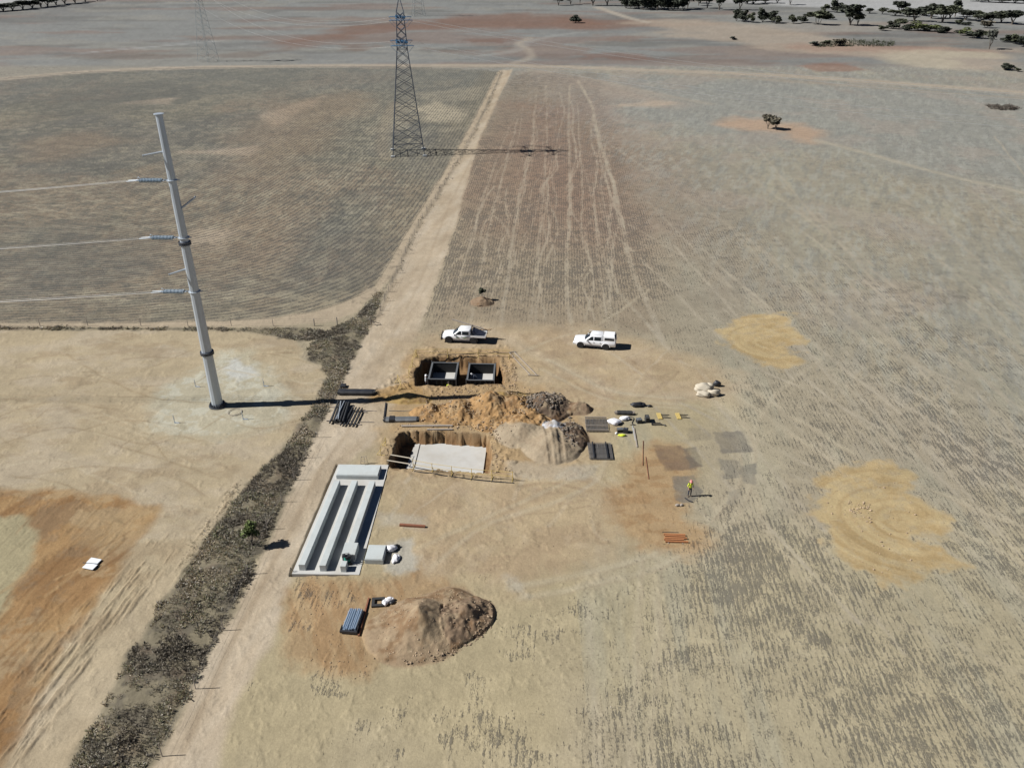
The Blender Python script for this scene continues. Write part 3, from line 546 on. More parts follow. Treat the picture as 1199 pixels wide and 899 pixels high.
# ------------------------------------------------------------------ object helpers
def thing(name, label, cat, loc=(0, 0, 0), rz=0.0, group=None):
    o = bpy.data.objects.new(name, None); col.objects.link(o); o.location = loc; o.rotation_euler = (0, 0, rz); o.empty_display_size = .3
    o['label'] = label; o['category'] = cat
    if group: o['group'] = group
    return o
def tag(o, label, cat, group=None):
    o['label'] = label; o['category'] = cat
    if group: o['group'] = group
    return o
def dup(root, loc=None, rz=None, label=None):
    r = root.copy(); col.objects.link(r)
    if loc is not None: r.location = loc
    if rz is not None: r.rotation_euler = (0, 0, rz)
    if label: r['label'] = label
    for ch in list(root.children):
        c = ch.copy(); col.objects.link(c); c.parent = r
        for g in list(ch.children):
            d = g.copy(); col.objects.link(d); d.parent = c
    return r
class MB:
    def __init__(s): s.v = []; s.f = []; s.mi = []; s.cur = 0
    def add(s, vs, fs):
        o = len(s.v); s.v += [tuple(p) for p in vs]; s.f += [tuple(i+o for i in f) for f in fs]; s.mi += [s.cur]*len(fs); return s
    def box(s, c, d, rz=0, tilt=None, taper=1.0):
        hx, hy, hz = d[0]/2, d[1]/2, d[2]/2; vs = []
        for z, k in ((-hz, 1), (hz, taper)):
            for x, y in ((-hx, -hy), (hx, -hy), (hx, hy), (-hx, hy)): vs.append(Vector((x*k, y*k, z)))
        R = Matrix.Rotation(rz, 3, 'Z')
        if tilt: R = R @ Matrix.Rotation(tilt[0], 3, 'X') @ Matrix.Rotation(tilt[1], 3, 'Y')
        vs = [R @ p+Vector(c) for p in vs]
        return s.add(vs, [(0, 3, 2, 1), (4, 5, 6, 7), (0, 1, 5, 4), (1, 2, 6, 5), (2, 3, 7, 6), (3, 0, 4, 7)])
    def tube(s, p0, p1, r0, r1=None, n=6, cap=True):
        r1 = r0 if r1 is None else r1; p0 = Vector(p0); p1 = Vector(p1); d = (p1-p0).normalized()
        a = d.orthogonal().normalized(); b = d.cross(a); vs = []
        for p, r in ((p0, r0), (p1, r1)):
            for i in range(n): t = 2*pi*i/n; vs.append(p+(a*cos(t)+b*sin(t))*r)
        fs = [(i, (i+1) % n, n+(i+1) % n, n+i) for i in range(n)]
        if cap: fs += [tuple(range(n-1, -1, -1)), tuple(range(n, 2*n))]
        return s.add(vs, fs)
    def path(s, P, r, n=5):
        P = [Vector(p) for p in P]; vs = []; N = len(P); a = None
        for i, p in enumerate(P):
            d = (P[min(i+1, N-1)]-P[max(i-1, 0)]).normalized()
            a = (d.orthogonal() if a is None else a-d*a.dot(d)).normalized(); b = d.cross(a)
            rr = r if isinstance(r, (int, float)) else r[i]
            for k in range(n): t = 2*pi*k/n; vs.append(p+(a*cos(t)+b*sin(t))*rr)
        fs = [(i*n+k, i*n+(k+1) % n, (i+1)*n+(k+1) % n, (i+1)*n+k) for i in range(N-1) for k in range(n)]
        fs += [tuple(range(n-1, -1, -1)), tuple(range((N-1)*n, N*n))]
        return s.add(vs, fs)
    def lathe(s, prof, n=16, c=(0, 0, 0), axis='Z', ph=0.0):
        vs = []; N = len(prof)
        for r, z in prof:
            for k in range(n):
                t = 2*pi*k/n+ph
                p = (r*cos(t), r*sin(t), z) if axis == 'Z' else ((r*cos(t), z, r*sin(t)) if axis == 'Y' else (z, r*cos(t), r*sin(t)))
                vs.append((p[0]+c[0], p[1]+c[1], p[2]+c[2]))
        fs = [(i*n+k, i*n+(k+1) % n, (i+1)*n+(k+1) % n, (i+1)*n+k) for i in range(N-1) for k in range(n)]
        fs += [tuple(range(n-1, -1, -1)), tuple(range((N-1)*n, N*n))]
        return s.add(vs, fs)
    def loft(s, rings, cap=True):
        n = len(rings[0]); vs = [p for r in rings for p in r]
        fs = [(i*n+k, i*n+(k+1) % n, (i+1)*n+(k+1) % n, (i+1)*n+k) for i in range(len(rings)-1) for k in range(n)]
        if cap: fs += [tuple(range(n-1, -1, -1)), tuple(range((len(rings)-1)*n, len(rings)*n))]
        return s.add(vs, fs)
    def blob(s, c, d, amp=.25, seed=1, n=2):
        bm = bmesh.new(); bmesh.ops.create_icosphere(bm, subdivisions=n, radius=1); r = random.Random(seed)
        ph = [r.uniform(0, 6) for _ in range(6)]
        vs = []
        for v in bm.verts:
            p = v.co; k = 1+amp*(sin(3*p.x+ph[0])*sin(3*p.y+ph[1])+.5*sin(7*p.z+ph[2]+4*p.x))+r.uniform(-amp, amp)*.3
            vs.append((c[0]+p.x*k*d[0]/2, c[1]+p.y*k*d[1]/2, c[2]+max(-.92, p.z)*k*d[2]/2))
        fs = [tuple(v.index for v in f.verts) for f in bm.faces]; bm.free()
        return s.add(vs, fs)
    def build(s, name, mats, parent=None, smooth_=False, bevel=0, loc=None):
        me = bpy.data.meshes.new(name); me.from_pydata(s.v, [], s.f)
        for m in (mats if isinstance(mats, (list, tuple)) else [mats]): me.materials.append(m)
        bm = bmesh.new(); bm.from_mesh(me); bm.faces.ensure_lookup_table()
        for f, i in zip(bm.faces, s.mi): f.material_index = i; f.smooth = smooth_
        bmesh.ops.recalc_face_normals(bm, faces=bm.faces); bm.to_mesh(me); bm.free()
        o = bpy.data.objects.new(name, me); col.objects.link(o)
        if parent: o.parent = parent
        if loc: o.location = loc
        if bevel:
            b = o.modifiers.new('edge', 'BEVEL'); b.width = bevel; b.segments = 2; b.limit_method = 'ANGLE'
        return o

# ------------------------------------------------------------------ the land
def grid_mesh(name, X, Y, Z, C, S, U, V, nr, nc):
    me = bpy.data.meshes.new(name); n = nr*nc
    me.vertices.add(n); co = np.empty((n, 3), np.float32); co[:, 0] = X; co[:, 1] = Y; co[:, 2] = Z
    me.vertices.foreach_set('co', co.ravel())
    i = np.arange((nr-1)*(nc-1)); r = i//(nc-1); c = i % (nc-1); a = r*nc+c
    q = np.stack([a, a+1, a+nc+1, a+nc], 1).astype(np.int32)
    me.loops.add(q.size); me.loops.foreach_set('vertex_index', q.ravel())
    me.polygons.add(len(q)); me.polygons.foreach_set('loop_start', np.arange(0, q.size, 4, dtype=np.int32)); me.polygons.foreach_set('loop_total', np.full(len(q), 4, np.int32))
    me.polygons.foreach_set('use_smooth', np.ones(len(q), bool))
    me.update(); me.validate()
    ca = me.attributes.new('soil_colour', 'FLOAT_COLOR', 'POINT'); rgba = np.ones((n, 4), np.float32); rgba[:, :3] = C; ca.data.foreach_set('color', rgba.ravel())
    sa = me.attributes.new('straw', 'FLOAT', 'POINT'); sa.data.foreach_set('value', S.astype(np.float32))
    ra = me.attributes.new('rows', 'FLOAT_VECTOR', 'POINT'); v = np.zeros((n, 3), np.float32); v[:, 0] = U; v[:, 1] = V; ra.data.foreach_set('vector', v.ravel())
    me.materials.append(M['soil'])
    o = bpy.data.objects.new(name, me); col.objects.link(o); return o
def build_ground():
    steps = []; d = 24.0
    while d < 9000:
        steps.append(d)
        ang2 = (CH*CH+d*d)/CH/FOC            # metres of land per step of equal detail
        k = .95 if 46 < d < 90 else (1.15 if d < 130 else 1.3)
        d += min(ang2*k, 400 if d < 2500 else 900)
    ds = np.array([-900., -500., -260., -130., -60., -25., -5., 8., 17.]+steps); nr = len(ds)
    side = 1+np.cumsum(.004*1.115**np.arange(46)); t = np.concatenate([-side[::-1], np.linspace(-1, 1, 1160), side]); nc = len(t)
    half = .80*(.876*np.maximum(ds, 24)+21.7)
    X = (t[None, :]*half[:, None]).ravel(); Y = np.repeat(ds, nc)
    C, S, U, V = paint(X, Y)
    Z = relief(X, Y)
    o = grid_mesh('ground', X, Y, Z, C, S, U, V, nr, nc); o['kind'] = 'structure'
    # the land carries on beyond and behind the surveyed sheet
    return o
build_ground()
def heap_object(name, label, cat, x0, x1, y0, y1, sets, step=.085, amp=.16):
    nx = int((x1-x0)/step); ny = int((y1-y0)/step)
    x, y = np.meshgrid(np.linspace(x0, x1, nx), np.linspace(y0, y1, ny)); X = x.ravel(); Y = y.ravel()
    h, _, K = heap_parts(X, Y, sets); C, S, U, V = paint(X, Y)
    rough = (fbm(X, Y, 1.1, 5, 90, .62)-.5)*2.2+(fbm(X, Y, .28, 2, 91)-.5)*.7
    big_l = (fbm(X, Y, 1.9, 3, 97, .5)-.5)*3.2
    rough = rough+big_l*np.clip(K['clay']+K['rubble']*.6+K['yellow']*.6+K['brown']*.7+K['silt']*.25, 0, 1)
    rough *= np.clip(K['silt']*.6+K['dirt']*.8+K['clay']*2.0+K['rubble']*2.3+K['brown']*1.9+K['yellow']+K['white']*1.2, .2, 2)
    Z = h+amp*rough*ss(h, .03, .5)
    base = relief(X, Y)
    for px in ([(639, 506), (642, 522), (647, 548)], [(654, 512), (657, 530), (661, 548)]):
        d_, _ = d_line(X, Y, smooth(ats(px), 4)); Z = Z-.07*ss(.2-d_, -.12, .1)*(1+.6*(fbm(X, Y, .8, 3, 98)-.5))+.03*ss(.12-np.abs(d_-.36), -.1, .1)
    lower = pit_depth(X, Y) < -.25
    edge = ss(h, .012, .22)
    Z = np.where(h > .012, base*(1-edge)+Z*edge+.02*edge-.05*(1-edge)+.05*rough*edge*(1-edge), base-.25)
    Z = np.where(lower, np.minimum(Z, base-.2), Z)
    o = grid_mesh(name, X, Y, Z, C, S, U, V, ny, nx); tag(o, label, cat)
    # drop faces that stay below the land
    bm = bmesh.new(); bm.from_mesh(o.data); zz = Z-base
    bm.verts.ensure_lookup_table()
    kill = [f for f in bm.faces if all(zz[v.index] < -.06 for v in f.verts)]
    bmesh.ops.delete(bm, geom=kill, context='FACES'); bm.to_mesh(o.data); bm.free()
    return o
heap_object('spoil_heap', 'long lumpy orange and brown spoil heap piled between the two open pits', 'dirt heap', -17, 10.5, 62.5, 83.5, HEAPS)
heap_object('dirt_pile', 'conical brown dirt pile with a darker rough tail, below the concrete plinths', 'dirt pile', -15, 0.5, 37.5, 52, HEAPS2, .08, .13)
heap_object('dirt_mound', 'small brown dirt mound with a dark shrub on it above the tray ute', 'dirt mound', -7.5, -1, 104, 113, HEAPS3, .09, .12)

# loose lumps: too many to count, one object for each kind of heap
def lumps(name, label, cat, mat_, spots, seed):
    r = random.Random(seed); base = bmesh.new(); bmesh.ops.create_icosphere(base, subdivisions=1, radius=1)
    bv = [v.co.copy() for v in base.verts]; bf = [tuple(v.index for v in f.verts) for f in base.faces]; base.free()
    V, F = [], []
    for x, y, z, s in spots:
        o = len(V); q = Matrix.Rotation(r.uniform(0, 6), 3, Vector((r.random(), r.random(), r.random())).normalized())
        sx, sy, sz = s*r.uniform(.7, 1.3), s*r.uniform(.7, 1.3), s*r.uniform(.5, .9)
        for p in bv:
            k = r.uniform(.75, 1.2); w = q @ Vector((p.x*k*sx, p.y*k*sy, p.z*k*sz)); V.append((x+w.x, y+w.y, z+w.z))
        F += [tuple(i+o for i in f) for f in bf]
    me = bpy.data.meshes.new(name); me.from_pydata(V, [], F); me.materials.append(mat_)
    o = bpy.data.objects.new(name, me); col.objects.link(o); tag(o, label, cat); o['kind'] = 'stuff'; return o
def scatter(px, n, smin, smax, seed, zf=gzh, power=3):
    P = ats(px); r = random.Random(seed); out = []
    xs = np.array([r.uniform(P[:, 0].min(), P[:, 0].max()) for _ in range(n*4)]); ys = np.array([r.uniform(P[:, 1].min(), P[:, 1].max()) for _ in range(n*4)])
    ok = sd_poly(xs, ys, P) < 0; xs, ys = xs[ok][:n], ys[ok][:n]
    z = np.maximum(relief(xs, ys), np.where(pit_depth(xs, ys) < -.2, -9, heap_parts(xs, ys)[0]))
    for x, y, zz in zip(xs, ys, z):
        s = smin+(smax-smin)*r.random()**power; out.append((float(x), float(y), float(zz)+s*.15, s))
    return out
sp = scatter([(490, 500), (500, 462), (520, 455), (600, 450), (625, 455), (628, 490), (600, 510), (570, 505)], 1300, .02, .13, 1)
sp += scatter([(486, 462), (592, 460), (600, 448), (486, 451)], 160, .02, .09, 2)+scatter([(495, 419), (583, 418), (590, 412), (490, 412)], 200, .02, .09, 3)
sp += scatter([(588, 420), (606, 430), (606, 455), (588, 455)], 180, .02, .12, 4)+scatter([(462, 506), (575, 508), (580, 498), (466, 496)], 220, .02, .1, 5)
sp += scatter([(574, 500), (600, 510), (600, 553), (576, 553)], 200, .02, .13, 6)
lumps('clay_lumps', 'loose orange clay lumps strewn over the spoil heap and pit rims', 'clay lumps', M['stone'], sp, 3)
sp = scatter([(616, 490), (618, 470), (634, 458), (656, 460), (664, 470), (650, 486)], 1000, .03, .19, 7)+scatter([(652, 500), (668, 488), (681, 500), (676, 528), (662, 524)], 500, .03, .18, 8)
lumps('rubble', 'dark broken rubble tipped on the right end of the spoil heap', 'rubble', M['stone2'], sp, 4)
sp = scatter([(440, 760), (450, 700), (520, 690), (575, 700), (576, 735), (520, 770), (480, 778)], 600, .015, .08, 9)+scatter([(450, 765), (480, 780), (520, 772), (575, 740), (577, 722), (530, 750), (480, 765)], 300, .02, .1, 10)
sp += scatter([(955, 590), (1010, 548), (1060, 560), (1080, 620), (1060, 680), (1000, 660)], 160, .02, .12, 11)+scatter([(992, 585), (1022, 590), (1020, 612), (996, 606)], 60, .05, .16, 13)
sp += scatter([(330, 690), (430, 676), (550, 676), (560, 690), (430, 800), (350, 780)], 300, .02, .07, 12)+scatter([(600, 540), (700, 540), (760, 640), (640, 680), (500, 680)], 250, .02, .06, 14)
lumps('dirt_clods', 'small brown clods of earth scattered over the dirt pile and bare ground', 'dirt clods', M['stone'], sp, 5)

# ------------------------------------------------------------------ scrub belts
def scrub_mesh(name, label, px, n, seed, hs=(.15, .6), along=None, mt='scrub'):
    P = ats(px); r = np.random.RandomState(seed)
    xs = r.uniform(P[:, 0].min(), P[:, 0].max(), n*6); ys = r.uniform(P[:, 1].min(), P[:, 1].max(), n*6)
    ok = (sd_poly(xs, ys, P)+1.5*(fbm(xs, ys, 1.4, 4, 92, .6)-.5) < 0) & (fbm(xs, ys, 1.5, 4, 93, .6)+.14*r.rand(n*6) < .68)
    xs, ys = xs[ok][:n], ys[ok][:n]; zs = relief(xs, ys); big = fbm(xs, ys, 2.6, 3, 94); tone = fbm(xs, ys, 3.5, 3, 95)
    V, F, T = [], [], []
    for x, y, z, b, t in zip(xs, ys, zs, big, tone):
        h = (hs[0]+(hs[1]-hs[0])*r.rand()**3)*(.35+1.4*b); w = h*r.uniform(.6, 1.2); k = 7 if h > .3 else 5
        tt = float(np.clip(.56+(t-.5)*4.0+r.uniform(-.3, .3), 0, 1))
        for _ in range(k):
            a = r.uniform(0, 2*pi); l = r.uniform(.3, 1); ex, ey = cos(a)*w*l, sin(a)*w*l; bx, by = x+.25*ex*r.rand(), y+.25*ey*r.rand(); s = h*r.uniform(.02, .055)
            o = len(V); nx, ny = -sin(a)*s*1.3, cos(a)*s*1.3; tz = h*r.uniform(.3, .9)*(1.1-.6*l)
            V += [(bx-nx*.5, by-ny*.5, z-.03), (bx+nx*.5, by+ny*.5, z-.03), (x+ex*.7+nx*1.5, y+ey*.7+ny*1.5, z+tz*.9), (x+ex+nx*.2, y+ey+ny*.2, z+tz), (x+ex*.6-nx*1.5, y+ey*.6-ny*1.5, z+tz*.7)]
            F.append((o, o+1, o+2, o+3, o+4)); T += [tt]*5
    me = bpy.data.meshes.new(name); me.from_pydata(V, [], F); me.materials.append(M[mt])
    a = me.attributes.new('tint', 'FLOAT', 'POINT'); a.data.foreach_set('value', np.array(T, np.float32))
    o = bpy.data.objects.new(name, me); col.objects.link(o); tag(o, label, 'scrub'); o['kind'] = 'stuff'; return o
scrub_mesh('roadside_scrub', 'belt of dry grey-brown scrub between the works pad and the dirt track', STRIP, 30000, 1, (.05, .38))
scrub_mesh('fenceline_scrub', 'thin line of dry scrub under the wire fence left of the track', HEDGE, 2600, 2, (.12, .45))
scrub_mesh('fence_grass', 'dry grass tufts under the fence along the straight dirt road', [(586, 84), (565, 130), (538, 181), (512, 225), (487, 265), (461, 320), (440, 372), (443, 378), (468, 321), (493, 266), (518, 226), (544, 182), (571, 131), (590, 84)], 2200, 3, (.1, .4))
scrub_mesh('saltbush', 'low grey saltbush clumps on the pale ground right of the far trees', [(960, 50), (1000, 48), (1048, 50), (1046, 55), (990, 55), (955, 56)], 420, 4, (.6, 1.8), mt='leaf_mid')
scrub_mesh('fallen_branches', 'dark heap of fallen branches lying on the grey paddock at right', [(1154, 124), (1180, 123), (1197, 128), (1180, 130), (1160, 128)], 260, 5, (.5, 1.3), mt='bark')
scrub_mesh('grass_tufts', 'sparse dry tufts beside the pale track below the orange cut', [(280, 562), (300, 570), (262, 622), (235, 657), (214, 690), (200, 672), (232, 620)], 260, 6, (.08, .25))
# straw clumps on the nearer paddock
scrub_mesh('straw_clumps', 'small dark straw clumps dotting the stubble at the lower right', [(600, 960), (640, 720), (760, 640), (900, 560), (1000, 700), (1350, 800), (1400, 960)], 3600, 8, (.05, .14))
scrub_mesh('straw_tufts', 'small dark straw tufts dotting the stubble above the two utes', [(490, 390), (520, 300), (545, 230), (720, 230), (750, 320), (780, 395), (700, 385), (560, 372)], 4200, 9, (.06, .2))

# ------------------------------------------------------------------ steel monopole
PX, PY = at(255, 475)
pole = thing('power_pole', 'tall tapered grey steel monopole with three insulators, on the works pad', 'power pole', (PX, PY, 0), radians(3))
HP = 30.8; R0, R1 = .60, .32
def pr(z): return R0+(R1-R0)*z/HP
def zpx(py):   # height on the pole seen at a measured picture row
    return CH-(PY)*tan(TH-atan((449.5-py)/FOC)) if True else 0
for a, b_ in ((0.12, zpx(412.8)), (zpx(412.8), zpx(284.6)), (zpx(284.6), HP)):
    MB().lathe([(pr(a), a), (pr(b_), b_)], 12).build('pole_section', M['steel'], pole)
for z in (zpx(412.8), zpx(284.6)):
    m = MB(); m.lathe([(pr(z)+.02, z-.16), (pr(z)+.17, z-.15), (pr(z)+.17, z-.05), (pr(z)+.04, z-.04)], 24); m.lathe([(pr(z)+.04, z+.04), (pr(z)+.17, z+.05), (pr(z)+.17, z+.15), (pr(z)+.02, z+.16)], 24)
    for k in range(16): t = 2*pi*k/16; m.tube(((pr(z)+.12)*cos(t), (pr(z)+.12)*sin(t), z-.22), ((pr(z)+.12)*cos(t), (pr(z)+.12)*sin(t), z+.22), .025)
    m.build('flange', M['ring'], pole)
m = MB(); m.lathe([(R0+.32, .02), (R0+.32, .14), (R0+.02, .16)], 24)
for k in range(20): t = 2*pi*k/20; m.tube(((R0+.2)*cos(t), (R0+.2)*sin(t), .1), ((R0+.2)*cos(t), (R0+.2)*sin(t), .36), .035); m.box(((R0+.11)*cos(t+.15), (R0+.11)*sin(t+.15), .28), (.2, .02, .24), t+.15)
m.build('base_flange', M['ring'], pole)
MB().lathe([(R1+.03, HP), (R1+.14, HP+.01), (R1+.14, HP+.08), (R1, HP+.1)], 16).build('top_plate', M['steel'], pole)
LUGS = [zpx(211), zpx(278), zpx(341)]
for z in LUGS:
    m = MB(); m.lathe([(pr(z)+.01, z-.06), (pr(z)+.13, z-.05), (pr(z)+.13, z+.03), (pr(z)+.01, z+.04)], 20); m.box((-pr(z)-.22, 0, z), (.34, .05, .16)); m.box((pr(z)+.2, 0, z), (.3, .05, .14)); m.build('lug_collar', M['steel'], pole)
for (py, dx, dy, up) in ((178, -1.7, -.6, -.2), (244, 1.35, .5, .95), (315, -1.5, -.7, -.3)):
    z = zpx(py); m = MB(); s = 1 if dx > 0 else -1
    m.tube((s*pr(z)*.9, 0, z), (s*pr(z)+dx, dy, z+up), .12, .10, 6); m.tube((s*pr(z)+dx-.08*s, dy, z+up-.12), (s*pr(z)+dx-.08*s, dy, z+up+.1), .05, .05, 6); m.build('bracket', M['steel'], pole)
# tension insulators and their twin conductors leaving to the left
def catenary(a, b, sag, n=24):
    a = Vector(a); b = Vector(b); return [a.lerp(b, i/n)-Vector((0, 0, sag*4*(i/n)*(1-i/n))) for i in range(n+1)]
names = ('top', 'middle', 'bottom')
for z, nm, ye, in zip(LUGS, names, (225, 291, 353)):
    s = thing('insulator_string', f'horizontal ribbed grey glass insulator string on the {nm} collar of the monopole', 'insulator', (PX-pr(z)-.38, PY, z), 0, 'insulator strings on the monopole')
    L = 2.5; m = MB()
    for off in (-.17, .17):
        prof = [(.03, 0)]
        for k in range(15): q = .25+k*.14; prof += [(.04, -q), (.19, -q-.015), (.18, -q-.045), (.04, -q-.06)]
        prof += [(.03, -L)]
        m.lathe([(r_, zz) for r_, zz in prof], 10, (0, off, -.03), 'X')
    m.build('discs', M['glass'], s)
    MB().box((-.02, 0, -.03), (.12, .5, .05)).build('link_plate', M['steel'], s)
    m = MB(); m.box((-L-.05, 0, -.03), (.14, .52, .05)); m.tube((-L+.1, .3, .0), (-L+.1, -.3, 0), .03); m.tube((-L, .2, .25), (-L+.15, 0, .28), .03)
    m.path([(-L+.25, .27, .05), (-L+.05, .3, .16), (-L-.15, .2, .1)], .025); m.build('yoke', M['steel'], s)
    m = MB(); m.tube((-L-.05, .18, -.03), (-L-1.0, .2, -.1), .045); m.tube((-L-.05, -.18, -.03), (-L-1.0, -.2, -.1), .045); m.build('clamp', M['steel'], s)
    # where the line crosses the picture edge, aim the span there
    x0 = PX-pr(z)-.38-L-1.0; z0 = z-.1; ze = CH-PY*tan(TH-atan((449.5-ye)/FOC))
    xe = -599.5/FOC*(PY*cos(TH)+(CH-ze)*sin(TH)); de = x0-xe; cc = .0005; s1 = (z0-ze+cc*de*de)/de
    w = MB(); pts = [Vector((x0-d_, PY, z0-s1*d_+cc*d_*d_)) for d_ in [260*k/48 for k in range(49)]]
    for off in (-.2, .2): w.path([p+Vector((0, off, 0)) for p in pts], .022, 5)
    for q in (4, 12, 22, 32, 42): w.tube(pts[q]+Vector((0, -.22, 0)), pts[q]+Vector((0, .22, 0)), .02)
    tag(w.build('power_line', M['cable']), f'thin twin conductors running left from the {nm} insulator of the monopole', 'power line', 'power lines from the monopole')
# earthing studs and ring about the pole foot
for (px, py), lb in (((229, 453), 'thin steel stake left behind the monopole foot'), ((309, 452), 'thin steel stake right behind the monopole foot on white residue'), ((204.5, 495), 'thin steel stake on pale ground at front left of the monopole'), ((284.6, 491), 'thin steel stake in front of the monopole beside the ring')):
    x, y = at(px, py); g = gz(x, y); m = MB(); m.tube((0, 0, -.2), (0, 0, .95), .04); m.tube((0, 0, .12), (.55, -.08, .05), .03); m.box((.02, 0, .5), (.1, .05, .2)); m.box((.25, -.02, .03), (.5, .16, .05))
    tag(m.build('steel_stake', M['steel'], None, loc=(x, y, g)), lb, 'stake', 'stakes round the monopole')
x, y = at(275, 483); m = MB(); m.path([(.72*cos(2*pi*k/24), .72*sin(2*pi*k/24), .05) for k in range(25)], .035); tag(m.build('hose_ring', M['woodgrey'], None, loc=(x, y, gz(x, y))), 'thin ring of hose lying in front of the monopole foot', 'hose')

# ------------------------------------------------------------------ lattice towers
def lattice(root, Hw=23.0, H=33.5, B=7.4, W=2.3, T=1.55, th=.09, blue=True, arms=(24.3, 29.3), mat_=None):
    mt = mat_ or M['steel2']
    def hw(z): return (B+(W-B)*z/Hw)/2 if z < Hw else ((W+(T-W)*(z-Hw)/(30.5-Hw))/2 if z < 30.5 else T/2*(1-(z-30.5)/(H-30.5))+.04)
    levs = [0, 2.8, 6.4, 9.6, 12.4, 14.9, 17.1, 19.1, 21.0, Hw, 24.3, 25.8, 27.6, 29.3, 30.5, H]
    cs = ((-1, -1), (1, -1), (1, 1), (-1, 1))
    for sx, sy in cs:
        m = MB()
        for a, b in zip(levs[:-1], levs[1:]): m.tube((sx*hw(a), sy*hw(a), a-.1*(a == 0)), (sx*hw(b), sy*hw(b), b), th*1.5, th*1.3, 4)
        m.build('leg', mt, root)
    br = MB()
    for i, (a, b) in enumerate(zip(levs[:-2], levs[1:-1])):
        for j in range(4):
            (x0, y0), (x1, y1) = cs[j], cs[(j+1) % 4]; A, Bb = hw(a), hw(b)
            br.tube((x0*A, y0*A, a), (x1*Bb, y1*Bb, b), th*.75, n=4); br.tube((x1*A, y1*A, a), (x0*Bb, y0*Bb, b), th*.75, n=4)
            if i in (1, 9, 10, 13, 14): br.tube((x0*A, y0*A, a), (x1*A, y1*A, a), th*.7, n=4)
            if i < 5:
                mz = (a+b)/2; Mh = hw(mz); br.tube((x0*Mh, y0*Mh, mz), ((x0+x1)*Mh/2, (y0+y1)*Mh/2, mz), th*.45, n=4); br.tube((x1*Mh, y1*Mh, mz), ((x0+x1)*Mh/2, (y0+y1)*Mh/2, mz), th*.45, n=4)
    br.build('bracing', mt, root)
    ends = []
    for z, ln in zip(arms, (4.2, 3.6)):
        for s in (-1, 1):
            m = MB(); w = hw(z); tip = Vector((0, s*(w+ln), z+.1))
            for sx in (-1, 1):
                m.tube((sx*w, s*w, z), tip, th*.8, n=4); m.tube((sx*w, s*w, z+1.2), tip, th*.7, n=4)
                m.tube((sx*w*.5, s*(w+ln/2), z+.05), (sx*w*.5, s*(w+ln/2), z+.65), th*.5, n=4)
            m.tube((-w*.5, s*(w+ln/2), z+.05), (w*.5, s*(w+ln/2), z+.05), th*.5, n=4); m.build('cross_arm', mt, root); ends.append(tip)
            k = MB()
            for e in (-1, 1):
                prof = [(.03, 0)]+[q for j in range(12) for q in ((.05, .3+j*.17), (.17, .33+j*.17), (.05, .42+j*.17))]+[(.03, 2.6)]
                k.lathe([(r_, e*zz) for r_, zz in prof], 8, tuple(tip-Vector((0, 0, .15))), 'X')
                k.tube(tip+Vector((0, 0, -.1)), tip+Vector((e*.3, 0, -.15)), .04)
            k.path([tip+Vector((-2.5, 0, -.2)), tip+Vector((-1.4, s*.2, -1.4)), tip+Vector((0, s*.3, -1.9)), tip+Vector((1.4, s*.2, -1.4)), tip+Vector((2.5, 0, -.2))], .03)
            k.build('insulators', M['blueglass'], root)
    if blue:
        for z in arms:
            k = MB(); w = hw(z)
            for a_, b_ in (((-w-.25, -w-.1), (w+.25, -w-.1)), ((-w-.25, w+.1), (w+.25, w+.1)), ((-w-.1, -w), (-w-.1, w)), ((w+.1, -w), (w+.1, w))):
                k.tube((*a_, z+.1), (*b_, z+.1), .13, n=6); k.tube((*a_, z+.55), (*b_, z+.2), .10, n=6)
            k.box((0, 0, z+.3), (w*1.3, w*1.3, .35)); k.build('blue_guard', M['blueglass'], root)
    return ends
TX, TY = -24.6, 195.4
tw = thing('transmission_tower', 'lattice steel transmission tower with blue fittings, casting its shadow over the dirt road', 'transmission tower', (TX, TY, 0), radians(8))
lattice(tw)
for s in ((-1, -1), (1, -1), (1, 1), (-1, 1)): MB().box((s[0]*3.72, s[1]*3.72, .12), (.9, .9, .4)).build('footing', M['concgrey'], tw, bevel=.03)
T2 = (-125.4, 358); T3 = (-60.7, 577)
t2 = thing('transmission_tower', 'distant greenish lattice tower standing beyond the cross track at upper left', 'transmission tower', (*T2, 0), radians(-30)); lattice(t2, blue=True, B=6.0, W=1.9, th=.045, mat_=M['steel3'])
t3 = thing('transmission_tower', 'farthest faint lattice tower at the top edge right of the main tower', 'transmission tower', (*T3, 0), radians(20)); lattice(t3, blue=False, B=7.5, th=.06, mat_=M['steel3'])
def tip(base, rot, y, z):
    return Vector((base[0]-sin(rot)*y, base[1]+cos(rot)*y, z))
lines = []
for y, z, nm in ((-5.2, 24.2, 'lower front arm'), (5.2, 24.2, 'lower rear arm'), (-4.5, 29.2, 'upper front arm'), (4.5, 29.2, 'upper rear arm')):
    a = tip((TX, TY), radians(8), y, z)
    e1 = Vector((TX+330, TY-80+y, z+2)); w = MB(); w.path(catenary(a+Vector((2.6, 0, -.2)), e1, 13, 40), .03, 4)
    tag(w.build('power_line', M['cable']), f'pale conductor sagging right from the {nm} of the main lattice tower', 'power line', 'power lines of the lattice towers')
    b = tip(T2, radians(-30), y, z); w = MB(); w.path(catenary(a+Vector((-2.6, 0, -.2)), b, 6, 24), .016, 4)
    tag(w.build('power_line', M['cable']), f'thin conductor from the {nm} of the main lattice tower going left', 'power line', 'power lines of the lattice towers')

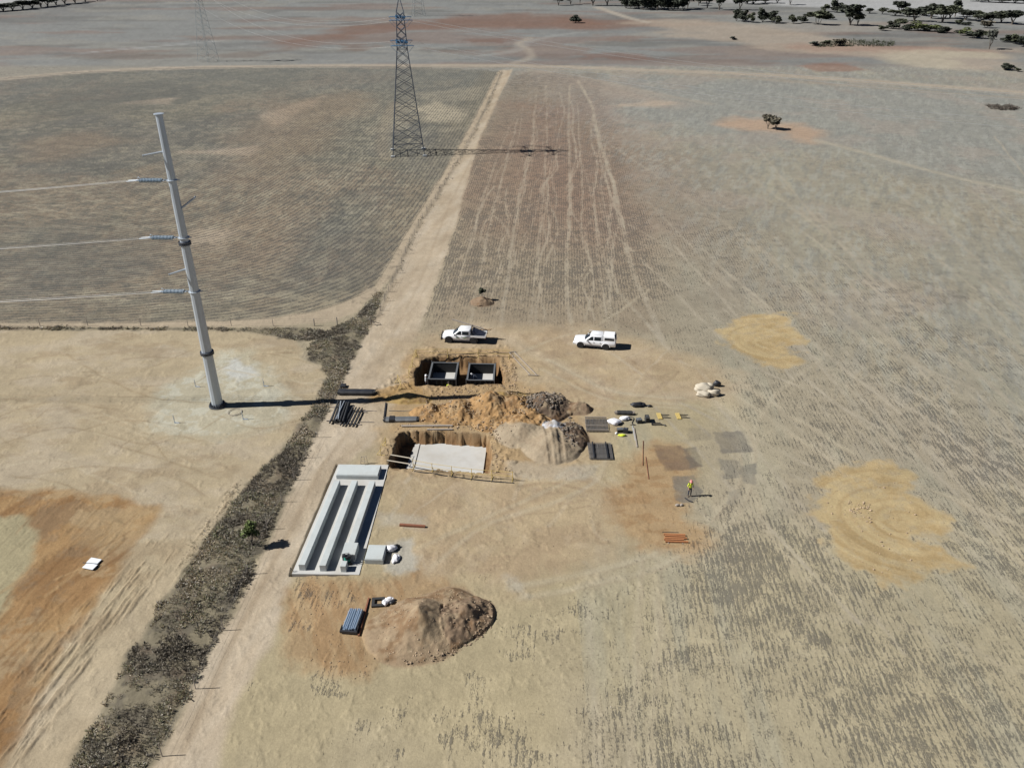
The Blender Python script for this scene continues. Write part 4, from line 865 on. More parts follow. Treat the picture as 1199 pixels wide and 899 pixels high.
# ------------------------------------------------------------------ fences
def fence(name, label, pts, h=1.15, sag=0, wires=3, r=.045, dark=(), mw='woodgrey'):
    x0, y0 = pts[0]; root = thing(name, label, 'fence', (x0, y0, gz(x0, y0)))
    P = [Vector((x-x0, y-y0, gz(x, y)-gz(x0, y0))) for x, y in pts]
    for i, p in enumerate(P):
        m = MB(); hh = h*(1+.12*sin(i*2.3)); rr = r*(1.9 if i in dark else 1); m.tube(p-Vector((0, 0, .3)), p+Vector((.04*sin(i*1.7), 0, hh)), rr, rr*.85, 6); m.build('post', M[mw], root)
    for k in range(wires):
        m = MB(); m.path([p+Vector((0, 0, h*(.35+.28*k))) for p in P], .006, 3); m.build('wire', M['wire'], root)
fence('wire_fence', 'thin wire fence with posts between the dark paddock and the works pad', [at(x, 381.5 if x < 380 else 381.5-(x-380)*.02) for x in (-60, -5, 47, 103, 165, 220, 271, 320, 368, 395, 412)], 1.1, dark=(8, 9))
fl = smooth(ats(FENCE_LINE[::-1]), 5)
fence('wire_fence', 'thin wire fence running up beside the straight dirt road', [tuple(p) for p in fl[1:]], 1.1, r=.05)
se = smooth(ats([(190, 885), (262, 738), (313, 620), (345, 562), (372, 512)]), 2)
fence('wire_fence', 'sparse wire fence along the edge of the scrub belt by the track', [tuple(p) for p in se], 1.25, wires=2, r=.035)
# fallen strainer at the scrub corner
x, y = at(437, 381); m = MB(); m.tube((-.9, 0, .9), (1.0, .2, .1), .05); m.tube((-.3, 0, 0), (-.35, 0, 1.2), .06); m.tube((.5, -.2, 0), (-.4, .1, 1.0), .045); tag(m.build('strainer_post', M['woodgrey'], None, loc=(x, y, gz(x, y))), 'leaning braced wooden strainer post at the corner of the scrub', 'fence post')

# ------------------------------------------------------------------ concrete plinths
slab_c = ats([(342, 672), (420.6, 673), (452.5, 556), (440, 547), (394, 547)])
fd = thing('foundation', 'pale concrete foundation slab with three long low plinths, beside the dirt track', 'foundation', (-14.8, 57, 0), 0)
def fl_(p, z): return (p[0]+14.8, p[1]-57, z)
m = MB(); sq = [(-17.75, 49.9), (-12.3, 49.8), (-12.02, 63.2), (-12.0, 65.3), (-16.9, 65.4)]
m.add([fl_(p, -.5) for p in sq]+[fl_(p, .075) for p in sq], [(4, 3, 2, 1, 0), (5, 6, 7, 8, 9)]+[(i, (i+1) % 5, 5+(i+1) % 5, 5+i) for i in range(5)])
m.build('slab', M['concrete2'], fd)
def plinth(nl, nr_, fr, fl2, h=.7, name='plinth'):
    m = MB(); q = [nl, nr_, fr, fl2]
    m.add([fl_(p, -.02) for p in q]+[fl_(p, h) for p in q], [(3, 2, 1, 0), (4, 5, 6, 7)]+[(i, (i+1) % 4, 4+(i+1) % 4, 4+i) for i in range(4)])
    return m.build(name, M['concrete'], fd, bevel=.025)
plinth((-17.24, 50.3), (-16.70, 50.28), (-16.02, 61.9), (-16.56, 61.93))
plinth((-15.54, 50.2), (-15.00, 50.18), (-14.38, 61.85), (-14.92, 61.88))
plinth((-13.84, 50.1), (-13.38, 50.08), (-13.35, 50.75), (-13.81, 50.77), .7, 'plinth_stub')
plinth((-13.78, 51.55), (-13.24, 51.53), (-12.72, 61.75), (-13.26, 61.78))
plinth((-13.98, 51.5), (-12.86, 51.45), (-12.82, 52.95), (-13.94, 53.0), .74, 'pier_block')
cb = thing('concrete_block', 'long rectangular concrete block lying across the far end of the foundation', 'concrete block', (-14.6, 63.75, 0), radians(-2)); MB().box((0, 0, .26), (4.0, 1.75, .5)).build('block', M['concrete'], cb, bevel=.03)
MB().box((0, 0, .535), (3.9, 1.65, .05)).build('capping', M['concrete'], cb)
cb = thing('concrete_block', 'short square concrete block with bags beside it, right of the plinths', 'concrete block', (-11.27, 52.05, gz(-11.27, 52)), radians(-2)); MB().box((0, 0, .22), (1.5, 1.85, .5)).build('block', M['concrete'], cb, bevel=.03)
MB().box((0, 0, .49), (1.4, 1.75, .04)).build('capping', M['concrete'], cb)
# teal machine resting on the plinth stub
mc = thing('generator', 'small teal and black portable machine standing at the near end of the third plinth', 'generator', (-13.5, 51.15, .0), radians(20))
m = MB(); m.box((0, 0, .45), (.5, .42, .3)); m.build('housing', M['teal'], mc, bevel=.05)
m = MB(); m.box((.1, .05, .72), (.45, .4, .22), .2); m.blob((-.18, .1, .86), (.42, .38, .22), .2, 4); m.tube((.25, 0, .8), (.55, -.1, .9), .05); m.build('engine', M['plast'], mc, bevel=.02)
m = MB()
for sx in (-.26, .26):
    for sy in (-.22, .22): m.tube((sx, sy, 0), (sx, sy, .95), .02)
m.path([(-.26, -.22, .95), (-.26, .22, .95), (.26, .22, .95), (.26, -.22, .95), (-.26, -.22, .95)], .02); m.box((0, 0, .28), (.56, .48, .03)); m.build('carry_frame', M['plast'], mc)
for sx in (-.25, .25): MB().lathe([(.02, -.03), (.15, -.03), (.15, .03), (.02, .03)], 14, (sx, -.28, .15), 'Y').build('wheel', M['tyre'], mc)
def bag(px, py, d, seed, lb, mt='bag', nm='bag', rz=0, cat='bag', dz=0, z0=None):
    x, y = at(px, py); m = MB(); m.blob((0, 0, d[2]*.42), d, .18, seed, 3); m.blob((d[0]*.35, d[1]*.1, d[2]*.35), (d[0]*.6, d[1]*.7, d[2]*.6), .2, seed+7, 3)
    o = m.build(nm, M[mt], None, True, loc=(x, y, (gz(x, y) if z0 is None else z0)+dz)); o.rotation_euler = (0, 0, rz); return tag(o, lb, cat)
bag(457, 644, (.9, .7, .5), 3, 'crumpled white sack touching the right side of the short concrete block'); bag(463, 655, (.55, 1.1, .35), 5, 'white and pink crumpled sack nearest the pale residue by the short block')
bag(464, 641, (.5, .35, .35), 9, 'small black plastic bundle on top of the white sacks by the short block', 'plast', 'bundle', 0, 'bundle')
# tripod marker at the slab's near left corner
x, y = at(341, 670); m = MB()
for a in (0, 2.1, 4.2): m.tube((.35*cos(a), .35*sin(a), 0), (0, 0, .75), .018)
m.tube((-.3, 0, .1), (.45, -.2, .06), .02); tag(m.build('survey_stand', M['plast'], None, loc=(x, y, gz(x, y))), 'small dark metal stand at the near left corner of the foundation', 'stand')
x, y = at(427, 543); m = MB()
for a in ((-.4, 0), (.3, .1), (.1, -.3)): m.tube((a[0], a[1], 0), (a[0]*.6, a[1]*.6, .9), .02)
m.tube((-.3, 0, .8), (.25, 0, .85), .02); m.tube((-.3, 0, .3), (.25, -.1, .3), .02); tag(m.build('trestle', M['woodgrey'], None, loc=(x, y, gz(x, y))), 'small thin metal trestle behind the long concrete block', 'trestle')

# ------------------------------------------------------------------ lower pit: blinding slab, boards, rails
sl = MB(); q = [(-10.35, 66.1), (-2.75, 66.0), (-2.72, 71.75), (-10.15, 72.6)]; q = [(-10.75, 65.6), (-2.9, 65.3), (at(570, 522, -1.4)), (at(486.5, 517.5, -1.4))]
sl.add([(x+6.5, y-68.5, -1.56) for x, y in q]+[(x+6.5, y-68.5, -1.4) for x, y in q], [(3, 2, 1, 0), (4, 5, 6, 7)]+[(i, (i+1) % 4, 4+(i+1) % 4, 4+i) for i in range(4)])
tag(sl.build('blinding_slab', M['concrete2'], None, loc=(-6.5, 68.5, 0), bevel=.01), 'smooth white concrete slab on the floor of the lower open pit', 'slab')
def rods(name, label, cat, segs, mt, loc, r=.03, group=None, n=6):
    m = MB()
    for a, b in segs: m.tube(a, b, r, n=n)
    o = m.build(name, M[mt], None, loc=loc); return tag(o, label, cat, group)
for (a, b, w) in (((459, 533.5), (482, 537.5), 'far'), ((455, 540), (478, 543.8), 'near')):
    x0, y0 = at(*a); x1, y1 = at(*b); L = math.hypot(x1-x0, y1-y0); o = MB().box((0, 0, .08), (L+.3, .13, .05)).build('plank', M['bulk'], None, bevel=.01, loc=((x0+x1)/2, (y0+y1)/2, .02)); o.rotation_euler = (0, 0, atan2(y1-y0, x1-x0)); tag(o, f'{"upper" if w == "far" else "lower"} pale plank bridging the shaded left end of the white slab pit', 'plank', 'planks over the lower pit')
def barrier(label, pts, posts, mt='yellow', h=1.0, group='yellow barriers round the pits'):
    """tube railing: posts on splayed feet, two rails"""
    x0, y0 = at(*pts[0]); g0 = gzh(x0, y0); root = thing('barrier', label, 'barrier', (x0, y0, g0), 0, group)
    W = [Vector((at(*p)[0]-x0, at(*p)[1]-y0, gzh(*at(*p))-g0)) for p in pts]
    tot = [0]
    for a, b in zip(W[:-1], W[1:]): tot.append(tot[-1]+(b-a).length)
    def along(t):
        s = t*tot[-1]
        for i in range(len(W)-1):
            if s <= tot[i+1]+1e-6: return W[i].lerp(W[i+1], (s-tot[i])/max(1e-6, tot[i+1]-tot[i]))
        return W[-1]
    ps = [along(i/(posts-1)) for i in range(posts)]
    d = (W[-1]-W[0]).normalized(); nrm = Vector((-d.y, d.x, 0))
    for i, p in enumerate(ps):
        m = MB(); m.tube(p-Vector((0, 0, .05)), p+Vector((.02*sin(i*3), 0, h+.05)), .03); m.tube(p-nrm*.42+Vector((0, 0, .03)), p+nrm*.42+Vector((0, 0, .03)), .025); m.tube(p+nrm*.4+Vector((0, 0, .03)), p+Vector((0, 0, h*.6)), .025)
        m.build('post', M[mt], root)
    for z in (h, h*.52):
        m = MB(); m.path([p+Vector((0, 0, z+.015*sin(i*2.2+z*9))) for i, p in enumerate(ps)], .02, 6); m.build('rail', M[mt], root)
    return root
barrier('yellow tube railing along the near edge of the white slab pit', [(484, 549), (512, 554), (548, 559), (600, 563)], 6)
barrier('yellow tube railing behind the upper pit, below the tray ute', [(488, 418), (540, 417), (596, 419)], 4)
barrier('bent yellow railing at the left end of the upper pit', [(487, 419), (479, 443)], 3)
barrier('yellow railing standing between the two black bundles and the pit left rim', [(446, 533), (452, 522)], 2)
barrier('yellow railing on the left rim of the upper pit over orange soil', [(470, 456), (466, 448)], 2)
x0, y0 = at(596, 413); x1, y1 = at(621, 440)
rods('scaffold_tubes', 'two long dark tubes lying aslant right of the upper pit', 'tubes', [((0, 0, .06), (x1-x0, y1-y0, .1)), ((.65, .1, .06), (x1-x0+.75, y1-y0, .1)), ((-.1, 0, .1), (.9, .1, .1)), ((x1-x0-.3, y1-y0+.05, .1), (x1-x0+1.0, y1-y0-.1, .12))], 'woodgrey', (x0, y0, gzh(x0, y0)), .05)
def cable(name, label, px, mt, r=.04, cat='cable', lift=.04):
    P = smooth(ats(px), 4); m = MB(); x0, y0 = P[0]; z0 = gzh(x0, y0)
    m.path([(x-x0, y-y0, gzh(x, y)+lift-z0) for x, y in P], r, 5); return tag(m.build(name, M[mt], None, loc=(x0, y0, z0)), label, cat)
cable('hose', 'long thin black hose lying along the near rim of the white slab pit', [(485, 552), (520, 557), (560, 562), (602, 566)], 'plast', .045, 'hose')
cable('hose', 'thin dark hose on the ground behind the upper pit', [(512, 415.5), (545, 415), (575, 414), (600, 414)], 'plast', .035, 'hose')
cable('steel_rod', 'thin dark rod on the soil just above the grey bundle', [(455, 481), (489, 482)], 'bar', .03, 'rod')
# ------------------------------------------------------------------ upper pit: two open steel boxes
def pit_box(x0, x1, y0, y1, label):
    cx, cy = (x0+x1)/2, (y0+y1)/2; r = thing('formwork_box', label, 'formwork', (cx, cy, -1.72), radians(-1.5), 'open formwork boxes in the upper pit'); w, l = x1-x0, y1-y0; H = 1.72
    MB().box((0, 0, .24), (w-.26, l-.26, .48)).build('floor', M['concrete2'], r)
    for s in (-1, 1):
        m = MB(); m.box((s*(w/2-.06), 0, H/2), (.12, l, H)); 
        for k in range(6): m.box((s*(w/2+.03), -l/2+.3+k*(l-.6)/5, H/2), (.06, .08, H-.1))
        m.build('side_panel', M['form'], r)
        m = MB(); m.box((0, s*(l/2-.06), H/2), (w-.244, .12, H-.004))
        for k in range(5): m.box((-w/2+.4+k*(w-.8)/4, s*(l/2+.03), H/2), (.08, .06, H-.1))
        m.build('end_panel', M['form'], r)
    for s in (-1, 1):
        MB().box((s*(w/2-.05), 0, H+.04), (.2, l+.1, .08)).build('top_rail', M['formtop'], r); MB().box((0, s*(l/2-.05), H+.038), (w-.32, .18, .076)).build('top_rail', M['formtop'], r)
    m = MB()
    for sx in (-1, 1):
        for sy in (-1, 1): m.box((sx*(w/2+.06), sy*(l/2+.06), H/2+.1), (.1, .1, H+.2))
    m.build('corner_posts', M['formtop'], r)
    return r
pit_box(-9.68, -6.5, 82.75, 87.0, 'left open steel formwork box with shade-dark walls, sunk in the upper pit')
pit_box(-5.2, -2.05, 82.5, 86.7, 'right open steel formwork box with shade-dark walls, sunk in the upper pit')

# ------------------------------------------------------------------ stacks of steel and timber
def pipe_bundle(name, label, c, n, L, r, rz, mt, rows=1, tilt=0, spread=2.1, cat='pipes', bear=True, jit=.04, seed=1):
    x, y = c; g = gz(x, y); root = thing(name, label, cat, (x, y, g), rz); q = random.Random(seed)
    for k in range(rows):
        for i in range(n-k):
            m = MB(); off = (i-(n-k-1)/2)*r*spread; j = q.uniform(-jit, jit)*L
            m.tube((j-L/2, off+q.uniform(-jit, jit), .12+r+k*r*1.8), (j+L/2, off+q.uniform(-jit, jit)*3, .12+r+k*r*1.8), r, n=8); m.build('pipe', M[mt], root)
    if bear:
        for s in (-.35, .35): MB().box((s*L, 0, .06), (.12, n*r*spread+.9, .11)).build('bearer', M['woodgrey'], root)
    return root
# dir of the bundles at left of the pit
x0, y0 = at(405, 470); x1, y1 = at(395, 500); a1 = atan2(y1-y0, x1-x0)
pipe_bundle('pipe_stack', 'dark steel pipe stack, crossed on top, just left of the five spaced pipes', at(399, 485), 7, 4.0, .10, a1, 'dark', 2, spread=2.3, seed=2, jit=.03)
x0, y0 = at(419, 476); x1, y1 = at(406, 503); a2 = atan2(y1-y0, x1-x0)
pipe_bundle('pipe_row', 'row of five spaced black pipes on two long thin bearers', at(412, 489.5), 5, 3.7, .085, a2, 'dark', 1, spread=4.2, seed=3, jit=.02)
m = MB()
x, y = at(399, 485)
for s, ang in ((-.25, .12), (.12, -.08)):
    m.tube((-1.9, s, .55), (1.9, s+ang*3, .57), .05, n=6)
o = m.build('scaffold_tube', M['steel'], None, loc=(x, y, gz(x, y))); o.rotation_euler = (0, 0, a1); tag(o, 'two pale loose tubes lying crossed on the dark pipe stack', 'tube')
for (pa, pb), lb in ((((424, 481), (441, 481.5)), 'upper thin timber bearer sticking right from the spaced pipes'), (((421, 494.3), (438, 494.6)), 'lower thin timber bearer sticking right from the spaced pipes')):
    (x0, y0), (x1, y1) = at(*pa), at(*pb); tag(MB().tube((0, 0, .05), (x1-x0, y1-y0, .05), .05, n=4).build('bearer_timber', M['woodgrey'], None, loc=(x0, y0, gz(x0, y0))), lb, 'timber')
def wrapped(name, label, pa, pb, w, h, mt, ends='dark', band=None, cat='bundle'):
    (x0, y0), (x1, y1) = at(*pa), at(*pb); cx, cy = (x0+x1)/2, (y0+y1)/2; L = math.hypot(x1-x0, y1-y0); r = thing(name, label, cat, (cx, cy, gz(cx, cy)), atan2(y1-y0, x1-x0))
    m = MB(); rings = []
    for i in range(9):
        t = -L/2+L*i/8; k = 1+.03*sin(i*2.2); rings.append([(t, -w/2*k, .03), (t, -w/2*k, h*.7), (t, -w*.36, h*k), (t, w*.36, h*k*.97), (t, w/2*k, h*.7), (t, w/2*k, .03)])
    m.loft(rings).build('wrapping', M[mt], r)
    m = MB(); n = max(3, int(w/.16))
    for i in range(n):
        for k in range(max(1, int(h/.16))): m.tube((-L/2-.22-.05*((i+k) % 3), -w/2+.1+(w-.2)*i/(n-1), .1+k*.15), (L/2+.2+.06*((i*k) % 3), -w/2+.1+(w-.2)*i/(n-1), .1+k*.15), .055, n=6)
    m.build('bar_ends', M[ends], r)
    if band: MB().box((-L*.3, 0, h*.5+.01), (L*.18, w+.03, h+.03)).build('band', M[band], r)
    return r
wrapped('tube_bundle', 'long black wrapped tube bundle lying just above the monopole shadow', (399, 461), (437, 461.5), .9, .5, 'plast', 'dark')
wrapped('bar_bundle', 'grey wrapped bundle with a dark end, between the pipes and the spoil heap', (452, 492.5), (488, 492), .85, .35, 'formtop', 'dark', 'plast')
x, y = at(402, 453); tag(MB().box((0, 0, .14), (.62, .7, .28)).build('crate', M['plast'], None, bevel=.03, loc=(x, y, gz(x, y))), 'small black box at the end of the scrub above the wrapped tubes', 'box')
# blue tubes on a pallet, bar beside them
(x0, y0), (x1, y1) = at(418, 716), at(408, 743); bp = thing('tube_pallet', 'pallet of blue-grey steel tubes below the foundation', 'tubes', ((x0+x1)/2, (y0+y1)/2, gz(x0, y0)), atan2(y1-y0, x1-x0))
q = random.Random(5)
for i in range(7):
    for k in range(2):
        m = MB(); m.tube((-1.1+q.uniform(-.05, .05), (i-3)*.15+q.uniform(-.02, .02), .22+k*.13), (.95+q.uniform(-.1, .1), (i-3)*.15+q.uniform(-.03, .03), .22+k*.13), .062, n=8); m.build('tube', M['blue'], bp)
m = MB()
for s in (-1.0, 0, 1.0): m.box((s, 0, .07), (.14, 1.35, .12))
for s in (-.55, 0, .55): m.box((0, s, .145), (2.3, .1, .03))
m.build('pallet', M['woodgrey'], bp); m = MB(); m.box((1.1, 0, .2), (.16, 1.3, .2)); m.box((.8, .62, .22), (.5, .05, .25)); m.box((.8, -.62, .22), (.5, .05, .25)); m.build('tray_end', M['plast'], bp)
def beam(label, pa, pb, w, h, mt, name='timber', cat='timber', z=0.0):
    (x0, y0), (x1, y1) = at(*pa), at(*pb); L = math.hypot(x1-x0, y1-y0); cx, cy = (x0+x1)/2, (y0+y1)/2
    o = MB().box((0, 0, h/2+.01), (L, w, h)).build(name, M[mt], None, bevel=.008, loc=(cx, cy, gz(cx, cy)+z)); o.rotation_euler = (0, 0, atan2(y1-y0, x1-x0)); return tag(o, label, cat)
beam('long rusty bar lying beside the pallet of blue tubes', (432, 701), (420, 745), .12, .14, 'rust', 'steel_bar', 'bar')
beam('short rust-brown pipe lying alone on the sand right of the plinths', (468, 615.5), (498, 617.5), .22, .2, 'rust', 'steel_beam', 'beam')
# square frame and white bags
x, y = at(443, 706); sf = thing('hatch_frame', 'small square dark green frame with an open middle, beside white bags', 'frame', (x, y, gz(x, y)), radians(5)); m = MB()
m.box((0, .36, .1), (1.0, .24, .16)); m.box((0, -.36, .1), (1.0, .24, .16)); m.build('frame_rail', M['form'], sf, bevel=.02); m = MB(); m.box((-.38, 0, .1), (.24, .476, .14)); m.box((.38, 0, .1), (.24, .476, .14)); m.build('frame_stile', M['form'], sf, bevel=.02)
bag(451, 707, (.42, .6, .35), 14, 'upright white bag right against the square green frame'); bag(455.5, 703.5, (.6, .5, .35), 15, 'white bag right behind another beside the square green frame'); bag(459, 706, (.4, .4, .22), 16, 'small black bag right of the two white bags by the dirt pile', 'plast')
# reinforcing mats
def rebar_mat(label, c, w, l, rz, n1, n2, layers=3, mt='bar'):
    x, y = c; r = thing('rebar_mat', label, 'rebar mats', (x, y, gz(x, y)+.03), rz, 'reinforcing mats beside the heap'); q = random.Random(int(w*100))
    for k in range(layers):
        m = MB(); z = .05+k*.085; jx, jy = q.uniform(-.06, .06), q.uniform(-.06, .06)
        for i in range(n1): m.tube((-w/2+w*i/(n1-1)+jx, -l/2+jy, z), (-w/2+w*i/(n1-1)+jx+q.uniform(-.02, .02), l/2+jy, z), .022, n=4)
        for i in range(n2): m.tube((-w/2+jx, -l/2+l*i/(n2-1)+jy, z+.035), (w/2+jx, -l/2+l*i/(n2-1)+jy, z+.035), .022, n=4)
        m.build('mesh_sheet', M[mt], r)
    return r
r = rebar_mat('upper stack of grey steel mesh sheets with a cross bar, right of the heap', at(698, 498.5), 2.25, 2.55, radians(-1), 16, 9, 2, 'bar')
for y_ in (-1.28, -.45, 1.28): MB().box((0, y_, .26), (2.3, .07, .06)).build('cross_bar', M['woodgrey'], r)
r = rebar_mat('lower stack of grey steel mesh sheets under two dark straps, right of the heap', at(703, 529), 2.3, 2.75, radians(-1), 24, 4, 2, 'bar')
for x_ in (-.72, .62): MB().box((x_, 0, .26), (.13, 2.8, .08)).build('strap', M['plast'], r)
# gear right of the mats
bag(719, 496, (1.25, .9, .6), 21, 'largest crumpled white sheet bag in the gear beside the steel mesh'); bag(731, 491.5, (1.0, .6, .45), 22, 'smaller white bag behind the largest one in the gear heap')
bag(746, 475.5, (1.5, .7, .55), 23, 'black plastic bundle standing alone behind the gear', 'plast', 'bundle', .05, 'bundle')
bag(760, 476, (.5, .35, .25), 24, 'tiny black bag right of the black plastic bundle', 'plast', 'bundle', 0, 'bundle')
wrapped('timber_pack', 'flat dark grey pack of boards above the white bags', (722.5, 484.5), (740, 485), .55, .35, 'form', 'woodgrey', None, 'boards')
def toolbox(label, px, py, d, mt, rz=0, name='toolbox', lid=None):
    x, y = at(px, py); r = thing(name, label, 'toolbox', (x, y, gz(x, y)), rz); MB().box((0, 0, d[2]/2), d).build('case', M[mt], r, bevel=.03); MB().box((0, 0, d[2]+.025), (d[0]*1.03, d[1]*1.03, .05)).build('lid', M[lid or mt], r, bevel=.015)
    m = MB(); m.path([(-d[0]*.2, 0, d[2]+.04), (-d[0]*.2, 0, d[2]+.13), (d[0]*.2, 0, d[2]+.13), (d[0]*.2, 0, d[2]+.04)], .015); m.build('handle', M['steel'], r); return r
toolbox('black toolbox with grey lid behind the lime bag', 726, 505.5, (.62, .45, .35), 'plast', .1, lid='formtop'); toolbox('black toolbox right of the grey lidded one', 732.5, 506, (.5, .5, .4), 'plast', -.2); toolbox('black tool case standing right of the white bags', 748, 494.5, (.55, .5, .4), 'plast', .3, lid='formtop')
toolbox('tall dark grey case standing upright right of the gear', 757.5, 493, (.42, .75, .55), 'form', .05)
bag(728, 510.5, (.7, .35, .22), 26, 'lime yellow bag lying in front of the black toolboxes', 'hiv'); bag(721.5, 508, (.28, .25, .22), 27, 'tiny white bag left of the lime yellow bag')
cable('hose', 'loose black hose coiled over the ground between tool cases', [(737, 488), (742, 490), (740, 496), (744, 498), (738, 497.5)], 'plast', .04, 'hose')
x, y = at(768.5, 497); m = MB(); m.path([(-.5, -.16, .1), (-.5, .16, .1), (.45, .16, .1), (.5, -.16, .1), (-.5, -.16, .1)], .05, 6); m.tube((.5, -.1, .1), (.85, -.25, .1), .05); m.blob((.85, -.25, .1), (.2, .2, .15), .1, 3); tag(m.build('hand_cart', M['plast'], None, loc=(x, y, gz(x, y))), 'small black oblong tube frame lying between tool case and yellow barrier', 'frame')
for px, lb, in ((772, 'left yellow barrier lying flat on the stubble with its legs out'), (794, 'right yellow barrier lying flat on the stubble with its legs out')):
    x, y = at(px, 487.5); r = thing('fallen_barrier', lb, 'barrier', (x, y, gz(x, y)), radians(2), 'yellow barriers lying on the ground'); m = MB()
    for k in range(6): m.box((-.2+k*.08, 0, .07+.01*(k % 2)), (.06, 1.25, .03))
    m.build('board', M['yellow'], r); m = MB(); m.tube((.2, -.3, .08), (1.15, -.35, .05), .035); m.tube((.2, .3, .08), (1.1, .25, .05), .035); m.tube((.2, 0, .1), (.9, -.05, .05), .025); m.build('leg', M['plast'], r)
beam('thin dark timber lying on the sand between the gear and dark mat print', (742, 501), (746, 524), .12, .1, 'woodgrey'); beam('thin grey timber beside the darker one below the gear', (740.5, 499), (744, 516), .07, .08, 'steel')
beam('thin long brown stick left of the dark mat print', (753, 516), (752.5, 545), .05, .05, 'rust', 'stick', 'stick'); beam('short brown stick crossing the orange patch', (756, 535), (759.5, 561), .06, .06, 'rust', 'stick', 'stick')
# orange rusty beams
x, y = at(790, 631); r = thing('rusty_beams', 'stack of orange rusty beams on the sand below the standing worker', 'beams', (x, y, gz(x, y)), radians(-3)); q = random.Random(2)
for i in range(5): MB().box((q.uniform(-.12, .12), (i-2)*.23, .12+.02*(i % 2)), (1.75+q.uniform(-.1, .2), .13, .13)).build('beam', M['rustor'], r)
m = MB(); m.box((-.6, 0, .03), (.08, 1.3, .05)); m.box((.6, 0, .03), (.08, 1.3, .05)); m.build('bearer', M['woodgrey'], r); m = MB(); m.tube((-1.0, .62, .2), (.4, .66, .2), .03); m.build('bar', M['plast'], r)
# small tools near the worker
cable('shovel_handle', 'dark tool lying on grey soil just below the standing worker', [(802, 583), (806, 586), (811, 588)], 'plast', .06, 'tool')
bag(793, 592, (.4, .3, .2), 33, 'tiny dark bag on the left below the standing worker', 'woodgrey'); bag(798, 592, (.3, .3, .2), 34, 'tiny dark bag on the right below the standing worker', 'woodgrey')
# bulk bags by the loop track
x, y = at(823, 458); tag(MB().blob((0, 0, .42), (2.1, 1.5, 1.05), .16, 41, 3).blob((.75, .35, .4), (1.1, .8, .95), .2, 42, 3).build('bulk_bag', M['bulk'], None, True, loc=(x, y, gz(x, y))), 'large cream bulk bag slumped on yellow sand, upper of the two', 'bulk bag')
x, y = at(829, 463.5); m = MB(); m.blob((-.5, 0, .28), (1.5, .9, .7), .2, 43, 3).blob((.65, .15, .35), (1.5, .8, .75), .22, 45, 3); tag(m.build('bulk_bag', M['bulk'], None, True, loc=(x, y, gz(x, y))), 'torn pale bulk bag, lower of the two beside the loop track', 'bulk bag')
bag(839, 452, (.8, .5, .8), 46, 'dark tarpaulin rag behind the cream bulk bags', 'plast', 'rag', 0, 'rag')
# white sheets at far left
for (px, py), lb in (((110.5, 657.6), 'upper white panel sheet on the orange soil at left'), ((105.8, 664.2), 'lower white panel sheet on the orange soil at left')):
    x, y = at(px, py); r = thing('panel_sheet', lb, 'panel', (x, y, gz(x, y)+.02), radians(-14), 'white panel sheets on the orange soil'); m = MB(); m.box((0, 0, .09), (1.0, .62, .05), 0, (0, 0)); m.build('sheet', M['sheet'], r, bevel=.01); m = MB(); m.box((-.3, 0, .03), (.08, .6, .05)); m.box((.3, 0, .03), (.08, .6, .05)); m.build('batten', M['woodgrey'], r)
x, y = at(108, 661); m = MB(); m.tube((-.75, -.03, .15), (.6, .0, .15), .035); o = m.build('iron_bar', M['plast'], None, loc=(x, y, gz(x, y)+.02)); o.rotation_euler = (0, 0, radians(-8)); tag(o, 'dark bar laid across the gap between the two white panel sheets', 'bar')
x0, y0 = at(492, 518.5, -1.38); x1, y1 = at(485, 547, -1.38); tag(MB().tube((0, 0, 0), (x1-x0, y1-y0, 0), .035).build('steel_rod', M['bar'], None, loc=(x0, y0, -1.37)), 'thin dark rod lying across the left end of the white pit slab', 'rod')
# bits and boards behind the slab pit
beam('long grey board on the bank behind the white slab pit', (470, 499.5), (530, 499), .25, .06, 'woodgrey', z=.05); beam('second grey board on the same bank, nearer the pit rim', (500, 503.5), (530, 503.3), .2, .06, 'woodgrey', z=.05)
beam('dark post lying by the pipe shadow near the spoil heap', (452, 472), (450, 488), .16, .1, 'plast', 'steel_post', 'post')
x, y = at(601, 690); 
